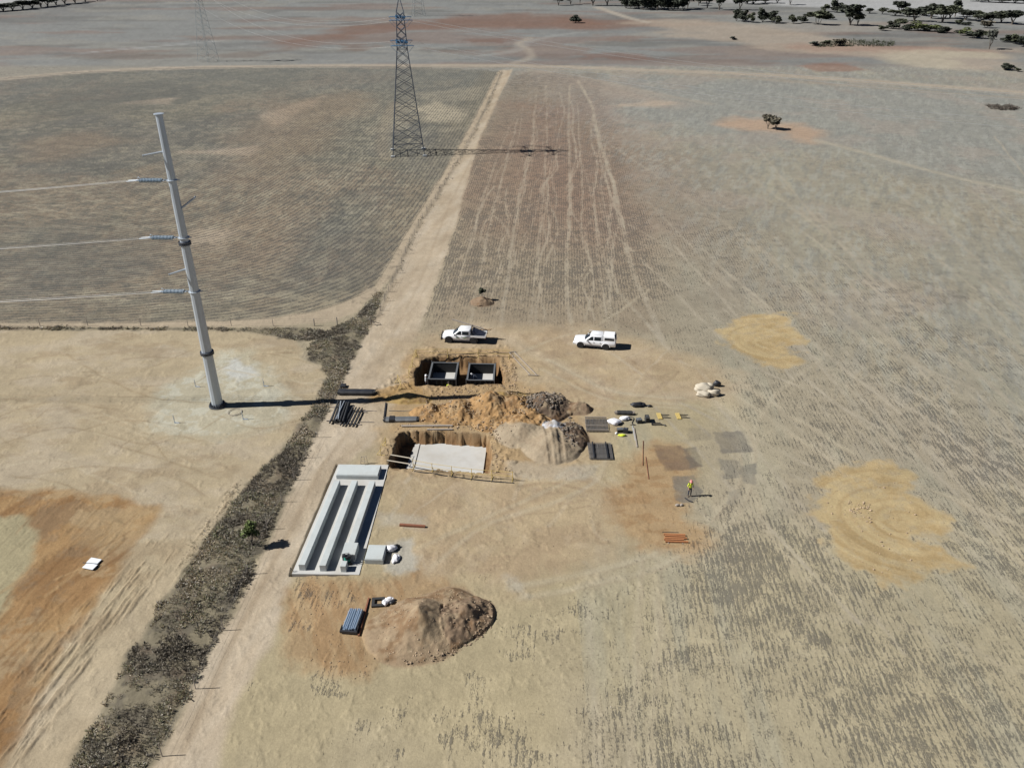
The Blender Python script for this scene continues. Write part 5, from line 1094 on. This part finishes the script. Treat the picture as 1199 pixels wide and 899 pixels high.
# ------------------------------------------------------------------ vehicles
def ute(label, canopy, loc, rz):
    r = thing('utility_vehicle', label, 'ute', loc, rz, None)
    wht = M['white']
    def ring(x, w, zb, zs, zt, wt):
        return [(x, -w*.86, zb), (x, -w*.97, zb+.12), (x, -w, zb+.32), (x, -w*.985, zs-.06), (x, -wt, zs), (x, -wt*.85, zt), (x, 0, zt+.02), (x, wt*.85, zt), (x, wt, zs), (x, w*.985, zs-.06), (x, w, zb+.32), (x, w*.97, zb+.12), (x, w*.86, zb)]
    rear = -2.62 if canopy else -1.02
    sts = [(2.62, .70, .42, .80, .84, .62), (2.52, .84, .36, .90, .96, .76), (2.2, .91, .34, .98, 1.05, .80), (1.8, .925, .34, 1.02, 1.10, .82), (1.3, .93, .34, 1.06, 1.15, .84), (1.0, .93, .34, 1.08, 1.12, .86), (0, .93, .34, 1.09, 1.11, .87), (-.98, .93, .34, 1.10, 1.12, .87)]
    if canopy: sts += [(-1.6, .93, .36, 1.11, 1.13, .88), (-2.5, .91, .40, 1.11, 1.13, .86), (-2.62, .88, .46, 1.08, 1.10, .84)]
    m = MB(); m.loft([ring(*s) for s in sts]); body = m.build('body', wht, r, True, bevel=0)
    # cabin
    def cab(x0b, x1b, x0t, x1t, zt, wb=.86, wtp=.69, zb=1.07):
        mids = []
        for k in range(5):
            t = k/4; z = zb+(zt-zb)*t; bow = .05*sin(pi*t*.8); xa = x0b+(x0t-x0b)*t; xb = x1b+(x1t-x1b)*t; w = wb+(wtp-wb)*t+bow*.6
            mids.append([(xa, -w*.93, z), (xa-.06*(1 if xa < 0 else 1), -w*.5, z), (xa-.06, w*.5, z), (xa, w*.93, z), (xa+.08, w, z), (xb-.14, w, z), (xb, w*.9, z), (xb+.07, w*.45, z), (xb+.07, -w*.45, z), (xb, -w*.9, z), (xb-.14, -w, z), (xa+.08, -w, z)])
        top = [(p[0]*.94+.0, p[1]*.9, zt+.045) for p in mids[-1]]; mids.append(top)
        return MB().loft(mids)
    cab(-1.0, 1.22, -.93, .42, 1.74).build('cabin', wht, r, True)
    def wy(z, off=.012): t = (z-1.07)/(1.74-1.07); return .86+(.69-.86)*t+.03*sin(pi*t*.8)+off
    for s in (-1, 1):
        for nm, q in (('front_window', [(.98, 1.14), (.16, 1.14), (.16, 1.60), (.42, 1.62)]), ('rear_window', [(.06, 1.14), (-.78, 1.14), (-.80, 1.58), (.06, 1.60)])):
            m = MB(); a = [(x, s*(wy(z)), z) for x, z in q]; b = [(x, s*(wy(z)-.03), z) for x, z in q]; n = len(q)
            m.add(a+b, [tuple(range(n)), tuple(range(2*n-1, n-1, -1))]+[(i, (i+1) % n, n+(i+1) % n, n+i) for i in range(n)]); m.build('side_window', M['wins'], r)
        m = MB(); m.box((.98, s*1.0, 1.16), (.14, .2, .17)); m.build('wing_mirror', wht if canopy else M['plast'], r, bevel=.03)
        m = MB(); m.box((.08, s*.945, .9), (.16, .02, .04)); m.box((-.72, s*.945, .9), (.16, .02, .04)); m.build('door_handle', M['plast'], r)
        m = MB(); m.box((2.5, s*.68, .84), (.16, .30, .18)); m.build('headlight', M['lamp'], r, bevel=.04)
        if canopy: m = MB(); m.box((-2.62, s*.78, .95), (.06, .14, .32)); m.build('tail_light', M['red'], r, bevel=.02)
        m = MB(); m.box((.0, s*.90, .36), (2.3, .14, .08)); m.build('side_step', M['plast'], r)
    # windscreen
    m = MB(); a = [(1.27, -.70, 1.13), (1.34, 0, 1.13), (1.27, .70, 1.13), (.60, .58, 1.66), (.66, 0, 1.66), (.60, -.58, 1.66)]; b = [(x-.03, y, z-.03) for x, y, z in a]
    m.add(a+b, [tuple(range(6)), tuple(range(11, 5, -1))]+[(i, (i+1) % 6, 6+(i+1) % 6, 6+i) for i in range(6)]); m.build('windscreen', M['wins'], r)
    m = MB(); m.box((2.62, 0, .78), (.08, .9, .18)); m.build('grille', M['plast'], r, bevel=.02)
    if not canopy:
        m = MB(); m.box((2.68, 0, .52), (.22, 1.75, .34)); m.tube((2.76, -.75, .95), (2.76, .75, .95), .04); m.tube((2.76, -.42, .6), (2.76, -.42, 1.05), .035); m.tube((2.76, .42, .6), (2.76, .42, 1.05), .035); m.build('bull_bar', M['plast'], r, bevel=.05)
    else: MB().box((2.62, 0, .55), (.14, 1.7, .26)).build('bumper', wht, r, bevel=.05)
    for x in (1.72, -1.42):
        for s in (-1, 1):
            m = MB(); m.lathe([(.24, -.12), (.36, -.125), (.39, -.07), (.39, .07), (.36, .125), (.24, .12)], 22, (x, s*.86, .39), 'Y'); ty = m.build('tyre', M['tyre'], r)
            MB().lathe([(.05, -.10), (.24, -.115), (.24, .115), (.05, .10)], 12, (x, s*.862, .39), 'Y').build('rim', M['rim'], ty)
            m = MB(); P = [(x+.50*cos(t), s*.925, .42+.48*sin(t)) for t in [pi*k/10 for k in range(11)]]; m.path(P, .05, 5); m.build('wheel_arch', M['plast'] if not canopy else wht, r)
            m = MB(); m.lathe([(.01, -.012), (.465, -.012), (.465, .012), (.01, .012)], 20, (x, s*.928, .42), 'Y'); m.build('arch_shade_disc', M['tyre'], r)  # flat dark disc on the body side, painted shade for the wheel well
    if canopy:
        m = MB(); rings = []
        for t, w, z in ((0, .87, 1.12), (.5, .86, 1.45), (.9, .80, 1.78), (1, .70, 1.84)):
            rings.append([(-1.06, -w, z), (-2.58+.12*t, -w, z), (-2.62+.22*t, -w*.9, z), (-2.62+.22*t, w*.9, z), (-2.58+.12*t, w, z), (-1.06, w, z)])
        m.loft(rings).build('canopy', wht, r, False, bevel=.03)
        for s in (-1, 1): MB().box((-1.8, s*.868, 1.46), (1.15, .03, .30)).build('canopy_window', M['wins'], r, bevel=.02)
        MB().box((-2.535, 0, 1.47), (.05, 1.35, .5), 0, (0, radians(-16))).build('rear_glass', M['wins'], r, bevel=.02)
        m = MB(); m.box((-.3, .55, 1.83), (2.4, .04, .04)); m.box((-.3, -.55, 1.83), (2.4, .04, .04)); m.build('roof_rail', wht, r)
    else:
        MB().box((-1.95, 0, .62), (1.9, .8, .2)).build('chassis', M['plast'], r)
        MB().box((-1.98, 0, .90), (1.90, 1.86, .10)).build('tray_floor', wht, r, bevel=.01)
        for s in (-1, 1): MB().box((-1.98, s*.945, 1.03), (1.90, .03, .26)).build('tray_side', wht, r, bevel=.01)
        MB().box((-2.945, 0, 1.03), (.03, 1.86, .26)).build('tail_gate', wht, r, bevel=.01)
        m = MB(); m.tube((-1.07, -.85, .95), (-1.07, -.85, 1.85), .03); m.tube((-1.07, .85, .95), (-1.07, .85, 1.85), .03); m.tube((-1.07, -.85, 1.85), (-1.07, .85, 1.85), .03); m.tube((-1.07, -.85, 1.4), (-1.07, .85, 1.4), .025); m.build('head_board', M['plast'], r)
        for s in (-1, 1): m = MB(); m.box((-2.96, s*.75, .78), (.06, .22, .1)); m.build('tail_light', M['red'], r)
        m = MB(); m.box((.62, .944, .80), (.34, .012, .09)); m.box((-.3, .944, .82), (.42, .012, .06)); m.build('door_logo', M['green'], r)
    return r
def upos(front, rear_):
    (x0, y0), (x1, y1) = at(*front), at(*rear_); return x0, y0, x1, y1, atan2(y0-y1, x0-x1)
fx, fy, rx, ry, a = upos((679.6, 407), (708.7, 409.5))
def car_loc(fx, fy, a, side=.86):   # near side wheel sits at (1.72, +side) in car space
    c, s = cos(a), sin(a); lx, ly = 1.72, side; x = fx-(c*lx-s*ly); y = fy-(s*lx+c*ly); return x, y
x, y = car_loc(fx, fy, a); ute('white dual cab ute with a white canopy, facing left, parked right of the pits', True, (x, y, gz(x, y)+.0), a)
fx, fy, rx, ry, a = upos((526.0, 401.3), (553.5, 402.6)); x, y = car_loc(fx, fy, a); UT = (x, y, gz(x, y), a)
ute('white dual cab ute with loaded flat tray and black bull bar, behind the upper pit', False, UT[:3], a)
# the load on the tray
def on_tray(m, name, mt, label, cat):
    o = m.build(name, M[mt], None, loc=UT[:3]); o.rotation_euler = (0, 0, UT[3]); return tag(o, label, cat)
m = MB(); m.loft([[(-1.2, -.75, .96), (-1.2, .7, .96), (-1.2, .6, 1.62), (-1.2, -.62, 1.66)], [(-1.9, -.78, .96), (-1.9, .72, .96), (-1.9, .55, 1.3), (-1.9, -.55, 1.42)], [(-2.75, -.7, .96), (-2.75, .7, .96), (-2.75, .45, 1.05), (-2.75, -.4, 1.1)]]); on_tray(m, 'tarpaulin', 'tarp', 'dark navy tarpaulin covering the load on the ute tray', 'tarpaulin')
m = MB(); m.box((-.55, -.75, 1.92), (4.4, .18, .09), radians(-6), (0, radians(-13))); on_tray(m, 'timber', 'woodgrey', 'long timber leaning from the tray over the ute cab', 'timber')
m = MB()
for k in range(7): m.tube((-1.9-.12*k, -.9+.1*k, 1.2+.05*k), (-3.3-.06*k, -.45-.12*(k % 3), 1.28+.04*k), .03, n=5)
m.path([(-2.2, -.6, 1.3), (-2.5, -.2, 1.5), (-2.8, -.6, 1.5), (-2.5, -.9, 1.4), (-2.2, -.5, 1.4)], .035); on_tray(m, 'star_pickets', 'wood', 'tangle of thin orange-brown sticks at the rear of the ute tray', 'sticks')

# ------------------------------------------------------------------ people
def skin_chain(verts, edges, radii, name, root=0, sub=1):
    me = bpy.data.meshes.new(name); me.from_pydata(verts, edges, []); o = bpy.data.objects.new(name, me); col.objects.link(o)
    s = o.modifiers.new('skin', 'SKIN'); s.use_smooth_shade = True
    for i, v in enumerate(me.skin_vertices[0].data): v.radius = radii[i]; v.use_root = (i == root)
    b = o.modifiers.new('sub', 'SUBSURF'); b.levels = sub; b.render_levels = sub
    dg = bpy.context.evaluated_depsgraph_get(); dg.update(); m2 = bpy.data.meshes.new_from_object(o.evaluated_get(dg)); bpy.data.objects.remove(o); m2.name = name; return m2
def person(label, loc, rz, shirt='hiv', hat='whitehat', pose='stand'):
    r = thing('person', label, 'person', loc, rz)
    # faces +X. joints: pelvis, waist, chest, neck, head, crown, shoulders, elbows, hands, hips, knees, ankles, toes
    if pose == 'stand':
        J = {'pel': (0, 0, .94), 'wai': (0, 0, 1.10), 'che': (.01, 0, 1.34), 'nek': (.02, 0, 1.50), 'hd': (.05, 0, 1.60), 'cr': (.05, 0, 1.72)}
        sh, el, ha = (.0, .19, 1.44), (-.03, .27, 1.17), (.16, .22, .98); hp, kn, an, to = (0, .10, .90), (.03, .12, .50), (0, .13, .09), (.18, .16, .04)
    else:   # bending forward, reaching down to the work
        J = {'pel': (-.15, 0, .82), 'wai': (-.04, 0, .96), 'che': (.20, 0, 1.10), 'nek': (.34, 0, 1.18), 'hd': (.44, 0, 1.22), 'cr': (.50, 0, 1.31)}
        sh, el, ha = (.27, .19, 1.12), (.36, .25, .86), (.55, .17, .72); hp, kn, an, to = (-.13, .10, .80), (.08, .14, .46), (-.06, .14, .09), (.13, .17, .04)
    V = [J['pel'], J['wai'], J['che'], J['nek'], J['hd'], J['cr']]; R = [(.15, .11), (.14, .10), (.16, .11), (.062, .062), (.085, .10), (.07, .085)]; E = [(0, 1), (1, 2), (2, 3), (3, 4), (4, 5)]
    for s in (1, -1):
        def q(p): return (p[0], s*p[1], p[2])
        b = len(V); V += [q(sh), q(el), q(ha)]; R += [(.07, .065), (.048, .048), (.034, .034)]; E += [(2, b), (b, b+1), (b+1, b+2)]
        b = len(V); V += [q(hp), q(kn), q(an), q(to)]; R += [(.095, .095), (.065, .065), (.045, .045), (.045, .035)]; E += [(0, b), (b, b+1), (b+1, b+2), (b+2, b+3)]
        # hand: palm, four fingers and a thumb, part of the same body surface
        hx, hy, hz = q(ha); b = len(V); V += [(hx+.04, hy, hz-.06)]; R += [(.032, .018)]; E += [(b-5, b)]
        for k, (dy, ln) in enumerate(((-.024, .055), (-.008, .065), (.008, .06), (.024, .048))):
            c = len(V); V += [(hx+.06, hy+dy, hz-.11), (hx+.05, hy+dy, hz-.11-ln)]; R += [(.009, .009), (.008, .008)]; E += [(b, c), (c, c+1)]
        c = len(V); V += [(hx+.07, hy-s*.035, hz-.07), (hx+.085, hy-s*.04, hz-.10)]; R += [(.010, .010), (.009, .009)]; E += [(b, c), (c, c+1)]
    me = skin_chain(V, E, R, 'body'); hd = Vector(J['hd'])
    me.materials.clear()
    for k in ('skin', shirt, 'navy', 'boot'): me.materials.append(M[k])
    pel = Vector(J['pel']); nk = Vector(J['nek']); ax = (nk-pel).normalized()
    for f in me.polygons:
        c = f.center; t = (Vector(c)-pel).dot(ax)/(nk-pel).length; armlow = (abs(c.y) > .15 and (Vector((c.x, abs(c.y), c.z))-Vector(ha)).length < .24)
        f.material_index = 3 if c.z < .14 else (0 if armlow or t > .96 else (1 if t > .06 else 2)); f.use_smooth = True
    o = bpy.data.objects.new('body', me); col.objects.link(o); o.parent = r
    tl = (Vector(J['cr'])-hd).normalized(); ang = atan2(tl.x, tl.z)
    m = MB(); m.lathe([(.165, 0), (.165, .012), (.135, .02), (.132, .06), (.11, .11), (.06, .145), (.01, .155)], 16); m.box((.13, 0, .006), (.14, .2, .014)); h = m.build('hard_hat', M[hat], r, True, loc=tuple(hd+tl*.075)); h.rotation_euler = (0, ang, 0)
    m = MB(); fwd = Vector((cos(ang), 0, -sin(ang))); c = hd+tl*.02+fwd*.095
    m.box(tuple(c), (.03, .024, .045)); m.build('nose', M['skin'], r)
    m = MB()
    for s in (-1, 1): m.blob(tuple(hd+tl*.045+fwd*.088+Vector((0, s*.034, 0))), (.02, .026, .014), 0, 1, 1)
    m.build('eyes', M['plast'], r)
    m = MB(); m.box(tuple(hd-tl*.035+fwd*.088), (.012, .05, .010)); m.build('mouth', M['rust'], r)
    m = MB()
    for s in (-1, 1): m.blob(tuple(hd+tl*.01+Vector((0, s*.088, 0))), (.05, .02, .06), 0, 2, 1)
    m.build('ears', M['skin'], r)
    m = MB(); m.blob(tuple(hd+tl*.03-fwd*.03), (.17, .17, .16), .05, 3, 2); m.build('hair', M['hair'], r)
    return r
x, y = at(807, 580.5); person('person in a lime vest, dark trousers and red hard hat standing on grey soil', (x, y, gz(x, y)-.01), radians(-75), 'hiv', 'pinkhat')
person('person in white hard hat and pale shirt bending inside the right formwork box', (-4.35, 84.6, -1.48), radians(200), 'greyshirt', 'whitehat', 'bend')
person('person in white hard hat and pale shirt between the pit wall and left formwork box', (-10.15, 83.9, -1.76), radians(15), 'greyshirt', 'whitehat', 'stand')
person('person in a lime shirt standing just in front of the left formwork box', (-7.3, 82.15, -1.76), radians(100), 'hiv', 'hair', 'stand')

# ------------------------------------------------------------------ trees and bushes
def crown_mesh(name, w, h, z0, mt, n=420, seed=1, lobes=9, leaf=.28, flat=.75):
    r = random.Random(seed); V, F = [], []; L = []
    for i in range(lobes):
        a = r.uniform(0, 2*pi); d = r.random()**.6*.62; L.append((cos(a)*d*w/2, sin(a)*d*w/2, z0+h*(.25+.6*r.random()*(1-.35*d)), w*r.uniform(.13, .27), h*r.uniform(.12, .24)))
    for i in range(n):
        lx, ly, lz, lr, lh = r.choice(L); u = r.uniform(-1, 1); a = r.uniform(0, 2*pi); k = r.uniform(.55, 1.12); q = sqrt(1-u*u)
        c = Vector((lx+lr*q*cos(a)*k, ly+lr*q*sin(a)*k, lz+lh*u*k*flat)); s = leaf*r.uniform(.6, 1.4)
        m = Matrix.Rotation(r.uniform(0, 6), 3, 'Z') @ Matrix.Rotation(r.uniform(-1.1, 1.1), 3, 'X'); o = len(V)
        for p in ((-1, -.5, 0), (.2, -.8, .15), (1, 0, 0), (.3, .7, -.1), (-.7, .6, .1)): V.append(tuple(c+m @ (Vector(p)*s)))
        F.append((o, o+1, o+2, o+3, o+4))
    me = bpy.data.meshes.new(name); me.from_pydata(V, [], F); me.materials.append(M[mt]); return me
def trunk_mesh(w, h, z1, seed, r0=.22, limbs=5):
    r = random.Random(seed); m = MB()
    for k in range(limbs):
        a = 2*pi*k/limbs+r.uniform(-.4, .4); d = w*.3*r.uniform(.5, 1)
        m.path([(0, 0, -.2), (cos(a)*d*.12, sin(a)*d*.12, z1*.5), (cos(a)*d*.5, sin(a)*d*.5, z1), (cos(a)*d, sin(a)*d, z1+(h-z1)*r.uniform(.4, .75))], [r0, r0*.75, r0*.5, r0*.15], 6)
    return m
TREEC = {}
def tree(name, label, cat, px, py, w, h, mt, seed, group=None, bush=False, n=None, leaf=None, dense=1.0, loc=None):
    key = (mt, bush, seed % 4); x, y = loc or at(px, py)
    root = thing(name, label, cat, (x, y, gz(x, y)), random.Random(seed).uniform(0, 6), group)
    z0 = 0 if bush else h*.28
    if key not in TREEC:
        me = crown_mesh('crown', 1, 1 if bush else .72, 0 if bush else .28, mt, int((n or 900)*dense), seed, 12 if not bush else 9, leaf or .062)
        tm = trunk_mesh(1, 1, .12 if bush else .33, seed, .018 if bush else .028, 5 if not bush else 4); to = tm.build('trunk', M['bark']); TREEC[key] = (me, to.data); bpy.data.objects.remove(to)
    me, tme = TREEC[key]
    for nm, d in (('crown', me), ('trunk', tme)):
        o = bpy.data.objects.new(nm, d); col.objects.link(o); o.parent = root; o.scale = (w, w, h)
    return root
# two small trees on the orange scald
tree('small_tree', 'left of two small olive trees on the orange scald', 'tree', 899, 151, 3.6, 4.0, 'leaf_dry', 3, dense=1.6); tree('small_tree', 'right and smaller of two small trees on the orange scald', 'tree', 908, 152, 3.8, 3.4, 'leaf_dry', 4, dense=1.1)
# sapling in the scrub belt and shrub on the mound
tree('sapling', 'bright green sapling standing in the roadside scrub belt', 'sapling', 291, 642, 1.5, 2.5, 'sapling', 5, loc=at(296, 640), dense=1.5, leaf=.05)
x, y = at(565, 352); s = tree('shrub', 'dark grey-green shrub on the small dirt mound', 'shrub', 0, 0, 1.1, 1.5, 'leaf_mid', 6, bush=True, loc=(x, y), dense=1.6, leaf=.07); s.location.z = gzh(x, y)-.05
# belt along the top, measured: px x, base y, width px, height px
Y5 = [(733, 10, 12, 10), (744, 11, 13, 12), (753, 12, 13, 12), (764, 12, 14, 13), (776, 12.5, 14, 13), (788, 12.5, 14, 13), (800, 12, 13, 12), (654, 7, 9, 9), (668, 6, 8, 8), (679, 5, 7, 8), (694, 7, 12, 11), (711, 7, 13, 11), (728, 8, 8, 10), (738, 9, 10, 11), (748, 10, 12, 12), (758, 10, 13, 13), (770, 11, 14, 14), (782, 11, 14, 15), (794, 11, 13, 14), (805, 10, 10, 12), (818, 7, 8, 9), (828, 10, 12, 12), (842, 12, 12, 13), (866, 12, 12, 12)]
ordn = ['first', 'second', 'third', 'fourth', 'fifth', 'sixth', 'seventh', 'eighth', 'ninth', 'tenth', 'eleventh', 'twelfth', 'thirteenth', 'fourteenth', 'fifteenth', 'sixteenth', 'seventeenth', 'eighteenth', 'nineteenth', 'twentieth', 'twenty-first', 'twenty-second', 'twenty-third', 'twenty-fourth', 'twenty-fifth', 'twenty-sixth', 'twenty-seventh']
def row(lst, mts, name, cat, text, group, seed0, bush=False):
    for i, t in enumerate(lst):
        px, py, wp, hp = t[:4]; x, y = at(px, py); dep = y*cos(TH)+CH*sin(TH); sc = dep/FOC
        tree(name, text.format(ordn[i]), cat, px, py, wp*sc*1.5, hp*sc*1.55, t[4] if len(t) > 4 else mts[i % len(mts)], seed0+i, group, bush)
row(sorted(Y5[:7]), ['leaf_dark'], 'bush', 'bush', '{} dense bush from the left at the foot of the top tree belt', 'dense bushes at the foot of the top belt', 240, True)
row(Y5[7:], ['leaf_dark', 'leaf_dark', 'leaf_mid'], 'gum_tree', 'tree', '{} dark gum tree from the left in the tree belt along the top edge', 'gum trees in the belt along the top edge', 40)
row([(882, 5, 18, 5), (896, 4, 12, 4), (910, 4, 10, 5), (925, 6, 10, 9), (820, 4, 12, 6), (776, 4, 18, 6), (760, 3, 12, 5)], ['leaf_mid'], 'gum_tree', 'tree', '{} gum tree in the loose rank behind the top tree belt', 'gum trees in the rank behind the belt', 60)
row([(862, 25, 10, 9), (871, 26, 10, 11), (880, 27, 8, 8), (893, 26, 12, 11), (904, 27, 11, 9), (909, 28, 8, 6)], ['leaf_dark', 'leaf_dark', 'leaf_mid'], 'bush', 'bush', '{} bush from the left in the cluster below the top tree belt', 'bushes in the cluster below the tree belt', 70, True)
row([(929, 28, 9, 7), (940, 27, 11, 7), (957, 29, 20, 11), (972, 23, 8, 5), (965, 14, 8, 6), (980, 15, 14, 10)], ['leaf_mid', 'leaf_dark'], 'bush', 'bush', '{} dusky bush left of the big round tree at upper right', 'bushes left of the big round tree', 80, True)
tree('gum_tree', 'big round dark tree standing out at upper right', 'tree', 995, 30, 15, 12.5, 'leaf_dark', 91, dense=2, loc=at(995, 30))
tree('gum_tree', 'slimmer tree right beside the big round dark tree', 'tree', 1004, 30, 7, 8, 'leaf_mid', 90, loc=at(1004, 30))
row([(1018, 16, 9, 4), (1033, 17, 8, 5), (1054, 17, 16, 10), (1048, 19, 12, 5), (1070, 25, 18, 10), (1062, 20, 12, 7), (1090, 22, 18, 11), (1103, 27, 20, 14), (1118, 20, 10, 13), (1112, 22, 16, 10), (1130, 24, 18, 8), (1145, 23, 12, 7), (1160, 27, 18, 8), (1172, 27, 16, 9), (1185, 29, 18, 11), (1150, 26, 14, 6), (1080, 19, 14, 7)], ['leaf_dark', 'leaf_mid', 'leaf_dark', 'leaf_mid'], 'gum_tree', 'tree', '{} tree in the spread band of dark trees at the top right', 'trees in the dark band at the top right', 100)
row([(1033, 36, 10, 4), (1045, 34, 12, 6), (1053, 33, 14, 7), (1064, 36, 12, 6), (1075, 36, 16, 8, 'leaf_green'), (1086, 37, 12, 5), (1095, 37, 14, 6, 'leaf_green'), (1105, 39, 14, 6), (1122, 29, 8, 4), (1131, 30, 9, 3), (1154, 33, 11, 6, 'leaf_dry'), (1123, 39, 8, 3)], ['leaf_mid', 'leaf_dark'], 'bush', 'bush', '{} low bush in the green row below the dark tree band', 'low bushes in the green row', 120, True)
row([(1131, 42, 12, 7, 'leaf_green'), (1141, 45, 16, 7), (1152, 46, 12, 6), (1180, 50, 14, 7), (1190, 52, 14, 8), (1199, 55, 14, 12), (1212, 56, 16, 10), (1178, 82, 13, 6), (1192, 84, 6, 3)], ['leaf_mid', 'leaf_dark'], 'bush', 'bush', '{} bush in the scattered group near the right edge', 'bushes scattered near the right edge', 140, True)
row([(955, 54, 10, 4), (966, 53, 8, 4), (983, 54, 12, 6, 'leaf_dry'), (674, 27, 11, 7, 'leaf_dark'), (859, 47, 6, 3)], ['leaf_grey', 'leaf_mid'], 'bush', 'bush', '{} low grey bush on the bare reddish ground far off', 'low grey bushes on reddish ground', 160, True)
tree('thin_tree', 'thin sparse tree with bare trunk near the right edge', 'tree', 1159, 58, 6, 9, 'leaf_grey', 171, dense=.5, loc=at(1158, 58))
row([(4, 13.5, 16, 6), (15, 12.5, 15, 6), (27, 11.5, 16, 7), (38, 10, 14, 6), (48, 9, 14, 9), (56, 8, 14, 8), (66, 6.5, 14, 7), (76, 5, 14, 8), (88, 4, 14, 8), (100, 2.5, 10, 5), (114, 1.5, 8, 4), (-8, 14, 16, 7)], ['leaf_dark'], 'gum_tree', 'tree', '{} dark tree from the left in the thicket at the top left corner', 'dark trees of the thicket at the top left corner', 180)
row([(1158, 3, 16, 3), (1172, 3.5, 16, 3), (1188, 4, 18, 4), (1200, 4, 14, 4), (1145, 2, 12, 2)], ['leaf_dark'], 'gum_tree', 'tree', '{} dark tree at the very top right corner beyond the pale field', 'dark trees at the top right corner', 200)

# ------------------------------------------------------------------ air, light, camera
sc = bpy.context.scene
w = bpy.data.worlds.new('World'); sc.world = w; w.use_nodes = True; nt = w.node_tree
sky = nt.nodes.new('ShaderNodeTexSky'); sky.sky_type = 'NISHITA'; sky.sun_disc = False; sky.sun_elevation = SUN_EL
bgn = nt.nodes['Background']; bgn.inputs[1].default_value = .05; nt.links.new(sky.outputs[0], bgn.inputs[0])
sd = Vector((-cos(SUN_EL)*cos(SUN_DIR), -cos(SUN_EL)*sin(SUN_DIR), sin(SUN_EL)))   # towards the sun
sky.sun_rotation = atan2(sd.x, sd.y); sky.air_density = .32; sky.dust_density = .05; sky.ozone_density = 1.5
ld = bpy.data.lights.new('sun', 'SUN'); ld.energy = 5.0; ld.angle = radians(.5); ld.color = (1, .975, .94); lo = bpy.data.objects.new('sun', ld); col.objects.link(lo); lo.rotation_euler = sd.to_track_quat('Z', 'Y').to_euler(); lo.location = (0, 0, 100)
cd = bpy.data.cameras.new('camera'); cd.sensor_fit = 'HORIZONTAL'; cd.sensor_width = 36; cd.lens = 36*FOC/1199; cd.clip_start = .5; cd.clip_end = 20000
co = bpy.data.objects.new('camera', cd); col.objects.link(co); co.location = (0, 0, CH); co.rotation_euler = (radians(90)-TH, 0, 0); sc.camera = co
vs = sc.view_settings; vs.view_transform = 'Standard'; vs.look = 'None'; vs.gamma = 1; vs.exposure = .42; vs.use_curve_mapping = False
sc.render.film_transparent = False
sc.cycles.max_bounces = 6; sc.cycles.diffuse_bounces = 1
